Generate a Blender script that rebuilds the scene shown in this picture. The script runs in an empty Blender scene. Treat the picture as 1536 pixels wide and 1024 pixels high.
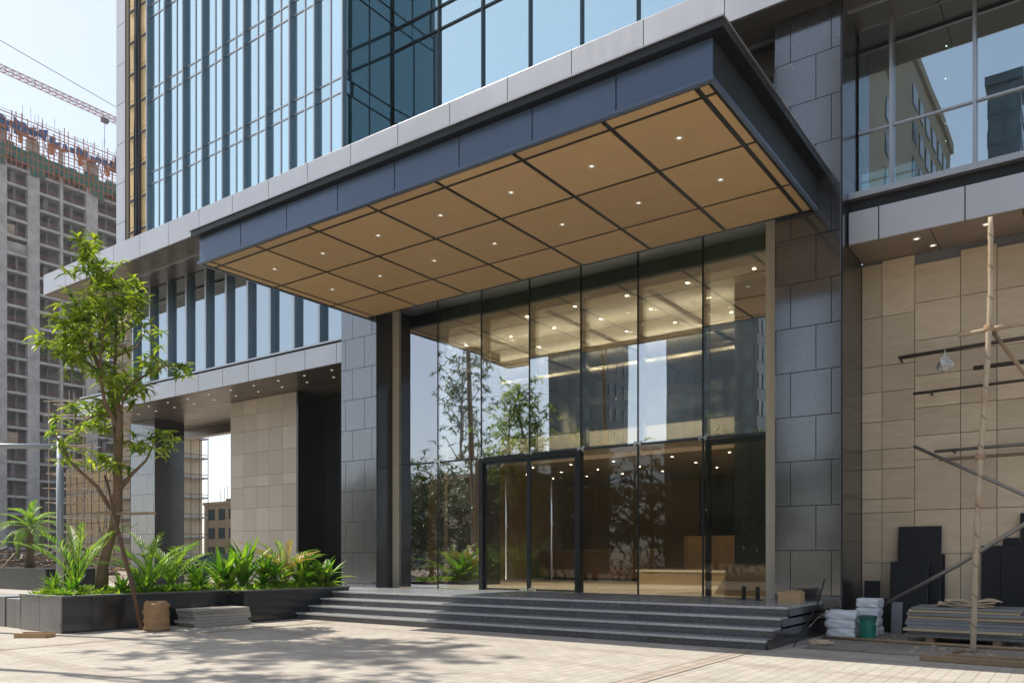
import bpy, math, random
from mathutils import Vector, Matrix
R = math.radians
random.seed(7)
rnd = random.random
def ru(a, b): return a + (b - a) * random.random()
SC = bpy.context.scene
COL = SC.collection
ORIG = {}

# ------------------------------------------------------------------ mesh builder
class MB:
    def __init__(s): s.v = []; s.f = []; s.m = []
    def face(s, pts, m=0):
        b = len(s.v); s.v += [Vector(p) for p in pts]; s.f.append(tuple(range(b, b + len(pts)))); s.m.append(m)
    def box(s, x0, x1, y0, y1, z0, z1, m=0):
        b = len(s.v)
        s.v += [Vector(p) for p in ((x0,y0,z0),(x1,y0,z0),(x1,y1,z0),(x0,y1,z0),(x0,y0,z1),(x1,y0,z1),(x1,y1,z1),(x0,y1,z1))]
        for q in ((0,3,2,1),(4,5,6,7),(0,1,5,4),(1,2,6,5),(2,3,7,6),(3,0,4,7)):
            s.f.append(tuple(b + i for i in q)); s.m.append(m)
        return s
    def obox(s, c, ax, ay, az, m=0):
        b = len(s.v); c = Vector(c); ax = Vector(ax); ay = Vector(ay); az = Vector(az)
        for (i, j, k) in ((-1,-1,-1),(1,-1,-1),(1,1,-1),(-1,1,-1),(-1,-1,1),(1,-1,1),(1,1,1),(-1,1,1)):
            s.v.append(c + ax*i + ay*j + az*k)
        for q in ((0,3,2,1),(4,5,6,7),(0,1,5,4),(1,2,6,5),(2,3,7,6),(3,0,4,7)):
            s.f.append(tuple(b + i for i in q)); s.m.append(m)
        return s
    def bar(s, p0, p1, w, h=None, m=0):
        p0 = Vector(p0); p1 = Vector(p1); h = h or w; d = p1 - p0
        t = d.normalized(); up = Vector((0,0,1)) if abs(t.z) < .95 else Vector((0,1,0))
        a = t.cross(up).normalized(); b = a.cross(t).normalized()
        return s.obox((p0+p1)/2, d/2, a*w/2, b*h/2, m)
    def tube(s, pts, rad, n=8, m=0, cap=True):
        pts = [Vector(p) for p in pts]
        if not hasattr(rad, '__len__'): rad = [rad]*len(pts)
        base = len(s.v); prev = None
        for i, p in enumerate(pts):
            t = (pts[min(i+1, len(pts)-1)] - pts[max(i-1, 0)]).normalized()
            if prev is None:
                up = Vector((0,0,1)) if abs(t.z) < .9 else Vector((1,0,0)); a = t.cross(up).normalized()
            else: a = (prev - t*prev.dot(t)).normalized()
            prev = a; b = t.cross(a)
            for k in range(n):
                g = 2*math.pi*k/n; s.v.append(p + (a*math.cos(g) + b*math.sin(g))*rad[i])
        for i in range(len(pts)-1):
            for k in range(n):
                s.f.append((base+i*n+k, base+i*n+(k+1)%n, base+(i+1)*n+(k+1)%n, base+(i+1)*n+k)); s.m.append(m)
        if cap:
            s.f.append(tuple(base+k for k in reversed(range(n)))); s.m.append(m)
            e = base+(len(pts)-1)*n; s.f.append(tuple(e+k for k in range(n))); s.m.append(m)
        return s
    def lathe(s, prof, c=(0,0,0), n=20, m=0, cap=True):
        c = Vector(c); base = len(s.v)
        for (r, z) in prof:
            for k in range(n):
                g = 2*math.pi*k/n; s.v.append(c + Vector((r*math.cos(g), r*math.sin(g), z)))
        for i in range(len(prof)-1):
            for k in range(n):
                s.f.append((base+i*n+k, base+i*n+(k+1)%n, base+(i+1)*n+(k+1)%n, base+(i+1)*n+k)); s.m.append(m)
        if cap:
            s.f.append(tuple(base+k for k in reversed(range(n)))); s.m.append(m)
            e = base+(len(prof)-1)*n; s.f.append(tuple(e+k for k in range(n))); s.m.append(m)
        return s
    def build(s, name, mats, parent=None, smooth=False, bevel=0, world=False, tag=None):
        if not isinstance(mats, (list, tuple)): mats = [mats]
        if parent is not None: o = ORIG[parent]
        elif world or not s.v: o = Vector((0,0,0))
        else:
            xs = [p.x for p in s.v]; ys = [p.y for p in s.v]
            o = Vector(((min(xs)+max(xs))/2, (min(ys)+max(ys))/2, min(p.z for p in s.v)))
        me = bpy.data.meshes.new(name)
        me.from_pydata([tuple(p - o) for p in s.v], [], s.f)
        for mt in mats: me.materials.append(mt)
        if len(mats) > 1: me.polygons.foreach_set('material_index', s.m)
        if smooth: me.polygons.foreach_set('use_smooth', [True]*len(s.f))
        me.update()
        ob = bpy.data.objects.new(name, me); COL.objects.link(ob)
        if parent is not None: ob.parent = parent
        else: ob.location = o
        ORIG[ob] = o
        if bevel:
            b = ob.modifiers.new('bevel', 'BEVEL'); b.width = bevel; b.segments = 2; b.limit_method = 'ANGLE'; b.angle_limit = R(40)
        if tag: settag(ob, *tag)
        return ob

def settag(o, label, cat, group=None):
    o['label'] = label; o['category'] = cat; o['kind'] = 'thing'
    if group: o['group'] = group
    return o
def thing(name, label, cat, loc=(0,0,0), rz=0, group=None, local=False):
    o = bpy.data.objects.new(name, None); COL.objects.link(o); o.empty_display_size = .3
    o.location = loc; o.rotation_euler = (0,0,rz); settag(o, label, cat, group)
    ORIG[o] = Vector((0,0,0)) if local else Vector(loc)
    return o
def dup(root, loc, rz=0, label=None, sc=1.0):
    r = root.copy(); COL.objects.link(r); r.location = loc; r.rotation_euler = (0,0,rz); r.scale = (sc,)*3
    if label: r['label'] = label
    for ch in list(root.children):
        c = ch.copy(); COL.objects.link(c); c.parent = r
        for g in list(ch.children):
            d = g.copy(); COL.objects.link(d); d.parent = c
    return r
def structure(o): o['kind'] = 'structure'; return o
def stuff(o): o['kind'] = 'stuff'; return o

# ------------------------------------------------------------------ materials
class NT:
    def __init__(s, name):
        s.mat = bpy.data.materials.new(name); s.mat.use_nodes = True; s.t = s.mat.node_tree; s.t.nodes.clear()
        s.out = s.n('ShaderNodeOutputMaterial')
    def n(s, typ, **k):
        nd = s.t.nodes.new(typ)
        for a, b in k.items(): setattr(nd, a, b)
        return nd
    def l(s, a, b): s.t.links.new(a, b)
    def val(s, sock, v):
        if hasattr(v, 'is_output'): s.l(v, sock)
        else: sock.default_value = v
    def math(s, op, a, b=0.0, c=None, clamp=False):
        nd = s.n('ShaderNodeMath', operation=op, use_clamp=clamp)
        s.val(nd.inputs[0], a); s.val(nd.inputs[1], b)
        if c is not None: s.val(nd.inputs[2], c)
        return nd.outputs[0]
    def mix(s, f, a, b, typ='MIX'):
        nd = s.n('ShaderNodeMix', data_type='RGBA', blend_type=typ)
        s.val(nd.inputs[0], f); s.val(nd.inputs[6], c4(a)); s.val(nd.inputs[7], c4(b)); return nd.outputs[2]
    def pos(s): return s.n('ShaderNodeNewGeometry').outputs['Position']
    def island(s): return s.n('ShaderNodeNewGeometry').outputs['Random Per Island']
    def noise(s, vec, scale, detail=4, rough=.55, col=False, dist=0):
        nd = s.n('ShaderNodeTexNoise'); s.l(vec, nd.inputs['Vector']); nd.inputs['Scale'].default_value = scale
        nd.inputs['Detail'].default_value = detail; nd.inputs['Roughness'].default_value = rough; nd.inputs['Distortion'].default_value = dist
        return nd.outputs['Color' if col else 'Fac']
    def ramp(s, f, stops):
        nd = s.n('ShaderNodeValToRGB'); s.l(f, nd.inputs[0]); e = nd.color_ramp.elements
        while len(e) < len(stops): e.new(.5)
        for i, (p, c) in enumerate(stops): e[i].position = p; e[i].color = c4(c)
        return nd.outputs[0]
    def mapv(s, vec, sc=(1,1,1), rot=(0,0,0), loc=(0,0,0)):
        nd = s.n('ShaderNodeMapping'); s.l(vec, nd.inputs[0]); nd.inputs['Scale'].default_value = sc
        nd.inputs['Rotation'].default_value = rot; nd.inputs['Location'].default_value = loc; return nd.outputs[0]
    def bump(s, h, strength, dist=.01):
        nd = s.n('ShaderNodeBump'); s.l(h, nd.inputs['Height']); nd.inputs['Strength'].default_value = strength
        nd.inputs['Distance'].default_value = dist; return nd.outputs[0]
    def wallvec(s, p=None):
        sp = s.n('ShaderNodeSeparateXYZ'); s.l(p or s.pos(), sp.inputs[0]); cb = s.n('ShaderNodeCombineXYZ')
        s.l(s.math('ADD', sp.outputs[0], sp.outputs[1]), cb.inputs[0]); s.l(sp.outputs[2], cb.inputs[1]); return cb.outputs[0]
    def brick(s, vec, w, h, mortar, off=.5, c1=(1,1,1), c2=(.8,.8,.8), cm=(0,0,0), freq=2, smooth=.1):
        nd = s.n('ShaderNodeTexBrick', offset=off, offset_frequency=freq); s.l(vec, nd.inputs['Vector'])
        nd.inputs['Color1'].default_value = c4(c1); nd.inputs['Color2'].default_value = c4(c2); nd.inputs['Mortar'].default_value = c4(cm)
        nd.inputs['Scale'].default_value = 1; nd.inputs['Mortar Size'].default_value = mortar; nd.inputs['Mortar Smooth'].default_value = smooth
        nd.inputs['Brick Width'].default_value = w; nd.inputs['Row Height'].default_value = h
        return nd.outputs['Color'], nd.outputs['Fac']
    def bsdf(s, col, rough=.5, metal=0, spec=.5, normal=None, coat=0):
        b = s.n('ShaderNodeBsdfPrincipled'); s.val(b.inputs['Base Color'], c4(col)); s.val(b.inputs['Roughness'], rough)
        s.val(b.inputs['Metallic'], metal); b.inputs['Specular IOR Level'].default_value = spec; b.inputs['Coat Weight'].default_value = coat
        b.inputs['Coat Roughness'].default_value = .05
        if normal is not None: s.l(normal, b.inputs['Normal'])
        return b.outputs[0]
    def done(s, sh): s.l(sh, s.out.inputs['Surface']); return s.mat
def c4(c):
    if hasattr(c, 'is_output'): return c
    if isinstance(c, (int, float)): return (c, c, c, 1)
    return tuple(c) + ((1,) if len(c) == 3 else ())
def mul(c, k): return tuple(x*k for x in c)

def pbr(name, col, rough=.5, metal=0, spec=.5, var=.15, vs=3.0, isl=0.0, bs=0, bd=.005, coat=0, fine=0):
    s = NT(name); p = s.pos()
    f = s.noise(p, vs, 5)
    c = s.mix(f, mul(col, 1-var), mul(col, 1+var))
    if fine:
        g = s.noise(p, fine, 3); c = s.mix(s.math('MULTIPLY', g, .5), c, mul(col, .6))
    if isl:
        k = s.math('MULTIPLY_ADD', s.island(), 2*isl, 1-isl); hs = s.n('ShaderNodeHueSaturation'); s.l(c, hs.inputs['Color']); s.l(k, hs.inputs['Value']); c = hs.outputs[0]
    nrm = s.bump(s.noise(p, bs, 4), .5, bd) if bs else None
    rr = s.math('MULTIPLY_ADD', s.noise(p, vs*2.3, 3), .2, rough-.1)
    return s.done(s.bsdf(c, rr, metal, spec, nrm, coat))

def granite(name, col, w, h, off, refl, rough, joint=.16, veins=True, shift=(0,0,0), dirt=0.0):
    s = NT(name); p = s.pos(); wv = s.mapv(s.wallvec(p), loc=shift)
    sp1 = s.noise(p, 42, 5, .85); sp2 = s.noise(p, 16, 6, .75); big = s.noise(p, .8, 4)
    c = s.ramp(sp1, ((.36, mul(col, .30)), (.52, col), (.66, mul(col, 2.6))))
    c = s.mix(s.math('MULTIPLY', sp2, .5), c, mul(col, 1.6)); c = s.mix(s.math('MULTIPLY', big, .45), c, mul(col, .5))
    bc, bf = s.brick(wv, w, h, .008, off, (1,1,1), (.66,.66,.66), (joint,)*3, smooth=.0)
    c = s.mix(1.0, c, bc, 'MULTIPLY')
    if veins:
        nz = s.noise(s.mapv(p, rot=(.3,.5,.4)), 1.1, 6, .6, col=True)
        wv2 = s.n('ShaderNodeTexWave', wave_type='BANDS', bands_direction='DIAGONAL'); s.l(s.mix(.35, p, nz, 'ADD'), wv2.inputs[0])
        wv2.inputs['Scale'].default_value = .42; wv2.inputs['Distortion'].default_value = 5; wv2.inputs['Detail'].default_value = 5; wv2.inputs['Detail Scale'].default_value = 1.4
        line = s.math('SMOOTH_MIN', 1, s.math('MULTIPLY', s.math('GREATER_THAN', wv2.outputs['Fac'], .9994), 1.0), .01)
        msk = s.math('GREATER_THAN', s.noise(p, .55, 2), .60)
        c = s.mix(s.math('MULTIPLY', s.math('MULTIPLY', line, msk), .5, clamp=True), c, (.5,.48,.44))
    d = s.bsdf(c, .45, 0, .35)
    g = s.n('ShaderNodeBsdfGlossy'); g.inputs['Color'].default_value = (.85,.88,.93,1)
    s.val(g.inputs['Roughness'], s.math('MULTIPLY_ADD', sp2, .12, rough-.04))
    s.l(s.bump(s.noise(p, 2.2, 2), .03, .02), g.inputs['Normal'])
    fr = s.n('ShaderNodeFresnel'); fr.inputs[0].default_value = 1.5
    fac = s.math('MULTIPLY', s.math('ADD', refl-.04, fr.outputs[0]), s.math('SUBTRACT', 1, bf))
    fac = s.math('MULTIPLY', fac, s.math('MULTIPLY_ADD', sp1, .9, .5), clamp=True)
    m = s.n('ShaderNodeMixShader'); s.l(fac, m.inputs[0]); s.l(d, m.inputs[1]); s.l(g.outputs[0], m.inputs[2])
    return s.done(m.outputs[0])

def stonepanel(name, c1, c2, rough=.65, isl=.1, streak=True):
    s = NT(name); p = s.pos()
    n1 = s.noise(s.mapv(p, sc=(1,1,4) if streak else (1,1,1)), 1.9, 7, .7); n2 = s.noise(p, 45, 4, .7); n3 = s.noise(p, .7, 3)
    c = s.mix(s.ramp(n1, ((.25,(0,0,0)),(.75,(1,1,1)))), c1, c2)
    c = s.mix(s.math('MULTIPLY', n2, .3), c, mul(c1, .7)); c = s.mix(s.math('MULTIPLY', n3, .3), c, mul(c2, .75))
    k = s.math('MULTIPLY_ADD', s.island(), 2*isl, 1-isl); hs = s.n('ShaderNodeHueSaturation'); s.l(c, hs.inputs['Color']); s.l(k, hs.inputs['Value'])
    return s.done(s.bsdf(hs.outputs[0], rough, 0, .35, s.bump(n2, .25, .004)))

def metalpanel(name, col, rough=.32, metal=.5, isl=.05, warp=.06):
    s = NT(name); p = s.pos(); i = s.island()
    k = s.math('MULTIPLY_ADD', i, 2*isl, 1-isl)
    c = s.mix(s.noise(p, 1.3, 5), mul(col, .9), mul(col, 1.08))
    hs = s.n('ShaderNodeHueSaturation'); s.l(c, hs.inputs['Color']); s.l(k, hs.inputs['Value'])
    streak = s.noise(s.mapv(p, sc=(9,9,.5)), 1.5, 4); rr = s.math('MULTIPLY_ADD', streak, .18, rough-.08)
    return s.done(s.bsdf(hs.outputs[0], rr, metal, .5, s.bump(s.noise(p, .8, 2), warp, .05)))

def glass(name, tint, refl, gcol=(1,1,1), warp=.04, wscale=.7, dirt=.03):
    s = NT(name); p = s.pos()
    t = s.n('ShaderNodeBsdfTransparent'); t.inputs[0].default_value = c4(tint)
    g = s.n('ShaderNodeBsdfGlossy'); g.inputs['Color'].default_value = c4(gcol); g.inputs['Roughness'].default_value = .004
    wn = s.n('ShaderNodeTexWhiteNoise', noise_dimensions='1D'); s.l(s.n('ShaderNodeObjectInfo').outputs['Random'], wn.inputs['W'])
    vm = s.n('ShaderNodeVectorMath', operation='SUBTRACT'); s.l(wn.outputs['Color'], vm.inputs[0]); vm.inputs[1].default_value = (.5,.5,.5)
    vs = s.n('ShaderNodeVectorMath', operation='SCALE'); s.l(vm.outputs[0], vs.inputs[0]); vs.inputs[3].default_value = .02
    va = s.n('ShaderNodeVectorMath', operation='ADD'); s.l(s.bump(s.noise(s.mapv(p, sc=(1,1,.45)), wscale, 2), warp, .05), va.inputs[0]); s.l(vs.outputs[0], va.inputs[1])
    nm = s.n('ShaderNodeVectorMath', operation='NORMALIZE'); s.l(va.outputs[0], nm.inputs[0]); s.l(nm.outputs[0], g.inputs['Normal'])
    fr = s.n('ShaderNodeFresnel'); fr.inputs[0].default_value = 1.5
    fac = s.math('MULTIPLY_ADD', fr.outputs[0], 1-refl, refl, clamp=True)
    m = s.n('ShaderNodeMixShader'); s.l(fac, m.inputs[0]); s.l(t.outputs[0], m.inputs[1]); s.l(g.outputs[0], m.inputs[2])
    d = s.n('ShaderNodeBsdfDiffuse'); d.inputs[0].default_value = (.6,.6,.57,1)
    dm = s.math('MULTIPLY', s.ramp(s.noise(p, 1.7, 6, .65), ((.45,(0,0,0)),(.8,(1,1,1)))), dirt*2)
    m2 = s.n('ShaderNodeMixShader'); s.l(dm, m2.inputs[0]); s.l(m.outputs[0], m2.inputs[1]); s.l(d.outputs[0], m2.inputs[2])
    return s.done(m2.outputs[0])

def mirrorglass(name, base, refl, gcol, warp=.05, wscale=.6, isl=.12):
    s = NT(name); p = s.pos(); i = s.island()
    vert = s.noise(s.mapv(p, sc=(3.2,3.2,.05)), 1.2, 3)
    c = s.mix(vert, mul(base, .5), mul(base, 1.7))
    d = s.bsdf(c, .3, 0, .3)
    g = s.n('ShaderNodeBsdfGlossy'); g.inputs['Roughness'].default_value = .006
    hs = s.n('ShaderNodeHueSaturation'); hs.inputs['Color'].default_value = c4(gcol); s.l(s.math('MULTIPLY_ADD', i, 2*isl, 1-isl), hs.inputs['Value']); s.l(hs.outputs[0], g.inputs['Color'])
    # every pane sits at its own slight tilt
    wn = s.n('ShaderNodeTexWhiteNoise', noise_dimensions='1D'); s.l(i, wn.inputs['W'])
    vm = s.n('ShaderNodeVectorMath', operation='SUBTRACT'); s.l(wn.outputs['Color'], vm.inputs[0]); vm.inputs[1].default_value = (.5,.5,.5)
    vs = s.n('ShaderNodeVectorMath', operation='SCALE'); s.l(vm.outputs[0], vs.inputs[0]); vs.inputs[3].default_value = .045
    va = s.n('ShaderNodeVectorMath', operation='ADD'); s.l(s.bump(s.noise(s.mapv(p, sc=(1,1,.5)), wscale, 2), warp, .05), va.inputs[0]); s.l(vs.outputs[0], va.inputs[1])
    nm = s.n('ShaderNodeVectorMath', operation='NORMALIZE'); s.l(va.outputs[0], nm.inputs[0]); s.l(nm.outputs[0], g.inputs['Normal'])
    fr = s.n('ShaderNodeFresnel'); fr.inputs[0].default_value = 1.5
    m = s.n('ShaderNodeMixShader'); s.l(s.math('MULTIPLY_ADD', fr.outputs[0], 1-refl, refl, clamp=True), m.inputs[0]); s.l(d, m.inputs[1]); s.l(g.outputs[0], m.inputs[2])
    return s.done(m.outputs[0])

def emit(name, col, st):
    s = NT(name); e = s.n('ShaderNodeEmission'); e.inputs[0].default_value = c4(col); e.inputs[1].default_value = st; return s.done(e.outputs[0])

def leafmat(name, dark, light, trans=.35, rough=.4):
    s = NT(name); i = s.island(); p = s.pos()
    c = s.ramp(i, ((0, dark), (.6, mul([ (a+b)/2 for a, b in zip(dark, light)], 1)), (1, light)))
    c = s.mix(s.math('MULTIPLY', s.noise(p, 1.7, 2), .6), c, dark)
    d = s.bsdf(c, rough, 0, .45)
    t = s.n('ShaderNodeBsdfTranslucent'); s.l(s.mix(1, c, (1.5,1.55,.6), 'MULTIPLY'), t.inputs[0])
    m = s.n('ShaderNodeMixShader'); m.inputs[0].default_value = trans; s.l(d, m.inputs[1]); s.l(t.outputs[0], m.inputs[2])
    return s.done(m.outputs[0])

def paving():
    s = NT('paving_blocks'); p = s.pos()
    wob = s.mix(.02, p, s.noise(p, 2.0, 3, col=True), 'ADD')
    bc, bf = s.brick(s.mapv(wob, rot=(0,0,R(90))), .34, .17, .006, .5, (1,1,1), (.86,.86,.86), (.66,.62,.58), smooth=.4)
    big = s.noise(p, .22, 5, .6); mid = s.noise(p, 1.4, 6, .65); fine = s.noise(p, 60, 3, .7)
    c = s.mix(big, (.43,.395,.345), (.57,.53,.47)); c = s.mix(s.ramp(mid, ((.4,(0,0,0)),(.75,(.5,.5,.5)))), c, (.33,.295,.255))
    c = s.mix(s.math('MULTIPLY', fine, .35), c, (.30,.26,.22)); c = s.mix(1, c, bc, 'MULTIPLY')
    st = s.ramp(s.noise(s.mapv(p, sc=(.35,1.6,1), rot=(0,0,.5)), .9, 6, .7), ((.56,(0,0,0)),(.72,(1,1,1))))
    c = s.mix(s.math('MULTIPLY', st, .4), c, (.27,.22,.18))
    sp2 = s.ramp(s.noise(p, 5.5, 5, .75), ((.62,(0,0,0)),(.70,(1,1,1)))); c = s.mix(s.math('MULTIPLY', sp2, .35), c, (.62,.58,.53))
    tr = s.n('ShaderNodeTexWave', wave_type='BANDS', bands_direction='Y'); s.l(s.mapv(s.mix(.25, p, s.noise(p, .25, 2, col=True), 'ADD'), rot=(0,0,.12)), tr.inputs[0]); tr.inputs['Scale'].default_value = .19; tr.inputs['Distortion'].default_value = 1.2; tr.inputs['Detail'].default_value = 3
    tm = s.math('MULTIPLY', s.ramp(tr.outputs['Fac'], ((.88,(0,0,0)),(.97,(1,1,1)))), s.noise(p, 1.1, 5, .7)); c = s.mix(s.math('MULTIPLY', tm, .55), c, (.25,.20,.165))
    hgt = s.math('ADD', s.math('MULTIPLY', s.math('SUBTRACT', 1, bf), 1.0), s.math('MULTIPLY', mid, .6))
    return s.done(s.bsdf(c, .8, 0, .25, s.bump(hgt, .8, .008)))

def slabconcrete(name, col, joint=0, rough=.85):
    s = NT(name); p = s.pos(); a = s.noise(p, .6, 6, .65); b = s.noise(p, 9, 5, .7)
    c = s.mix(s.ramp(a, ((.3,(0,0,0)),(.7,(1,1,1)))), mul(col, .65), mul(col, 1.25)); c = s.mix(s.math('MULTIPLY', b, .5), c, mul(col, .7))
    if joint:
        bc, bf = s.brick(p, joint, joint, .012, 0, (1,1,1), (.88,.88,.88), (.5,.48,.45)); c = s.mix(1, c, bc, 'MULTIPLY')
    return s.done(s.bsdf(c, rough, 0, .3, s.bump(b, .4, .01)))

M = {}
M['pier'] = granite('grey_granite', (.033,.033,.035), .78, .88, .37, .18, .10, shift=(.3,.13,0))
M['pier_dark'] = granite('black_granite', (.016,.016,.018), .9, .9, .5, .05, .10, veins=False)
M['step'] = granite('shaded_riser_granite', (.10,.105,.115), 1.2, 40, .5, .04, .25, veins=False, joint=.6)  # riser copy of the granite, darkened with the shade under the nosings
M['tread'] = granite('sunlit_tread_granite', (.46,.46,.46), 50, 40, .5, .05, .22, veins=False, joint=.6)  # tread copy of the granite, lightened with sunlight put into its colour
M['planter'] = granite('planter_granite', (.012,.013,.015), 1.35, 3.0, .0, .07, .12, veins=False)
M['planter_grey'] = granite('worn_granite', (.13,.125,.12), 1.2, 3, .0, .03, .3, veins=False)
M['sawn'] = pbr('sawn_edge', (.12,.12,.125), .8, var=.3, vs=20)
M['slabdark'] = granite('slab_granite', (.008,.009,.011), 9, 9, .5, -.02, .2, veins=False)
M['trav'] = stonepanel('travertine', (.54,.41,.27), (.73,.60,.43), isl=.13)
M['trav_grey'] = stonepanel('pale_travertine', (.56,.49,.40), (.66,.59,.50))
M['alu'] = metalpanel('aluminium_panel', (.50,.50,.52), .36, .45)
M['alu_trim'] = metalpanel('aluminium_trim', (.42,.42,.44), .3, .7, .03, 0)
M['dark_soffit'] = pbr('soffit_metal', (.17,.15,.13), .32, .55, .5, .06, .6, .06)
M['bay_soffit'] = pbr('lit_soffit_metal', (.30,.245,.195), .35, .3, .5, .08, .8, .08)  # lighter copy of the soffit metal, bounced light put into its colour
M['canopy_blue'] = metalpanel('blue_steel', (.10,.142,.22), .32, .3, .06, .07)
M['dark_steel'] = metalpanel('dark_steel', (.014,.017,.02), .5, .1)
M['black'] = pbr('black_steel', (.010,.011,.012), .4, .2)
M['mullion'] = metalpanel('mullion_metal', (.045,.055,.065), .3, .6)
M['fin'] = metalpanel('fin_metal', (.19,.24,.27), .3, .6)
M['fin_edge'] = metalpanel('fin_edge_metal', (.42,.44,.46), .3, .6)
M['fiber'] = pbr('tan_board', (.58,.385,.195), .5, 0, .4, .12, 2.2, .09, fine=60, bs=3, bd=.01)
M['doorglass'] = glass('door_glass', (.84,.85,.80), .0, (.92,.95,1), .03, .5, .01)
M['lobbyglass'] = glass('lobby_glass', (.88,.89,.82), .37, (.92,.95,1), .03, .5, .02)
M['winglass'] = glass('window_glass', (.42,.58,.60), .42, (.82,.93,1), .03, .6, .01)
M['clear'] = glass('clear_glass', (.86,.9,.86), .05, dirt=.0)
M['towerglass'] = mirrorglass('tower_glass', (.018,.05,.07), .66, (.72,.93,.98), .09)
M['tealglass'] = mirrorglass('teal_glass', (.012,.05,.062), .34, (.62,.85,.92))
M['gold'] = pbr('gold_board', (.66,.46,.21), .55, .1, .4, .25, 1.5, .08)
M['cream'] = stonepanel('cream_stone', (.56,.50,.39), (.64,.58,.47), .5, .03)
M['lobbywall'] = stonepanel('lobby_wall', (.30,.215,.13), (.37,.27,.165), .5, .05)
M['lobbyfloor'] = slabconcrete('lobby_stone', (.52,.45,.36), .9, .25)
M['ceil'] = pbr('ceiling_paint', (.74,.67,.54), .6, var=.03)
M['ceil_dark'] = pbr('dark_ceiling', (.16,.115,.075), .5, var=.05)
M['walnut'] = pbr('walnut_wood', (.16,.085,.04), .4, var=.3, vs=2)
M['ply'] = pbr('plywood', (.40,.255,.13), .7, var=.18, vs=4, isl=.1)
M['lamp'] = emit('lamp_glow', (1,.84,.60), 14)
M['lamp_soft'] = emit('soffit_lamp_glow', (1,.90,.72), .5)
M['cove'] = emit('ceiling_fill_glow', (1,.95,.87), 6)  # glow of the added strips that brighten the lobby ceiling
M['white'] = pbr('white_paint', (.72,.72,.70), .4, var=.05)
M['chrome'] = pbr('brushed_steel', (.62,.62,.60), .2, 1, var=.05)
M['core'] = pbr('core_dark', (.035,.045,.05), .6, var=.2)
M['conc'] = slabconcrete('bare_concrete', (.42,.41,.40))
M['conc_dark'] = slabconcrete('shaded_concrete', (.20,.20,.21))  # darker copy of the concrete, with the open floors' shade in its colour
M['apron'] = slabconcrete('dusty_concrete', (.33,.295,.26), 1.5)
M['paving'] = paving()
M['band'] = slabconcrete('paving_band', (.42,.36,.30), .45)
M['bandline'] = slabconcrete('dark_joint', (.19,.165,.145))
M['soil'] = pbr('soil', (.09,.06,.04), .95, var=.4, vs=8, bs=25, bd=.03)
M['dirt'] = slabconcrete('dirt', (.30,.24,.18))
M['asphalt'] = slabconcrete('asphalt', (.055,.055,.057))
def bamboo():
    s = NT('bamboo'); p = s.pos(); sp = s.n('ShaderNodeSeparateXYZ'); s.l(p, sp.inputs[0])
    u = s.math('ADD', sp.outputs[2], s.math('MULTIPLY', sp.outputs[0], .9)); f = s.math('FRACT', s.math('DIVIDE', u, .48))
    node = s.math('LESS_THAN', f, .07); c = s.mix(s.noise(s.mapv(p, sc=(6,6,1)), 3, 6, .7), (.30,.235,.16), (.56,.46,.34)); c = s.mix(s.ramp(s.noise(p, 2.2, 4), ((.5,(0,0,0)),(.7,(.7,.7,.7)))), c, (.33,.20,.11))
    return s.done(s.bsdf(s.mix(s.math('MULTIPLY', node, .6), c, (.12,.08,.05)), .6, 0, .3, s.bump(s.noise(p, 30, 4), .4, .01)))
M['bamboo'] = bamboo()
M['timber'] = pbr('timber', (.30,.205,.12), .8, var=.35, vs=5, isl=.2, bs=30)
M['tube'] = pbr('steel_tube', (.30,.28,.26), .45, .6, var=.3, vs=4)
M['rust'] = pbr('rusty_tube', (.085,.065,.055), .6, .3, var=.5, vs=6)
M['bag'] = pbr('plastic_sack', (.74,.76,.80), .35, var=.14, vs=8)
M['green'] = pbr('green_plastic', (.015,.19,.14), .35, var=.2)
M['card'] = pbr('cardboard', (.45,.30,.155), .8, var=.15, isl=.12)
M['cream_board'] = pbr('cream_board', (.55,.43,.29), .7, var=.15, isl=.15)
M['paleslab'] = pbr('pale_slab', (.42,.39,.35), .7, var=.2, vs=5, isl=.25)
M['spandrel'] = pbr('coffer_paint', (.40,.52,.44), .15, 0, .5, var=.05)
M['greyslab'] = pbr('grey_slab', (.27,.275,.285), .5, var=.2, vs=5, isl=.35)
M['burlap'] = pbr('burlap', (.34,.205,.10), .95, var=.25, vs=7, bs=120, bd=.006)
M['bark'] = pbr('bark', (.20,.13,.08), .9, var=.4, vs=7, bs=22, bd=.03)
M['stake'] = pbr('stake_wood', (.13,.075,.045), .85, var=.35, vs=8)
M['leaf'] = leafmat('tree_leaf', (.07,.16,.018), (.55,.60,.07), .45)
M['leaf2'] = leafmat('street_leaf', (.02,.045,.012), (.13,.16,.03), .3)
M['strap'] = leafmat('strap_leaf', (.06,.19,.018), (.42,.58,.07), .42)
M['palm'] = leafmat('palm_leaf', (.06,.18,.025), (.42,.56,.08), .40)
M['yellow'] = leafmat('yellow_leaf', (.26,.20,.04), (.50,.36,.08), .3)
M['cover'] = leafmat('cover_leaf', (.07,.20,.018), (.48,.60,.07), .42)
M['lamp_post'] = metalpanel('grey_post', (.33,.36,.38), .4, .3)
M['net_green'] = pbr('green_net', (.02,.10,.075), .8, var=.4)
M['net_blue'] = pbr('blue_sheet', (.02,.09,.26), .6, var=.5, vs=1)
M['orange'] = pbr('orange_scaffold', (.36,.12,.045), .7, var=.4)
M['tan_net'] = pbr('tan_net', (.52,.42,.28), .8, var=.45, vs=.35)
M['crane'] = pbr('crane_red', (.38,.14,.09), .6, var=.15)
M['ochre'] = pbr('ochre_paint', (.66,.49,.30), .8, var=.1)
M['darkwin'] = pbr('dark_window', (.03,.06,.065), .1, 0, .8)
M['carpaint'] = pbr('car_paint', (.02,.028,.036), .2, .2, .6, coat=.8)
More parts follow.
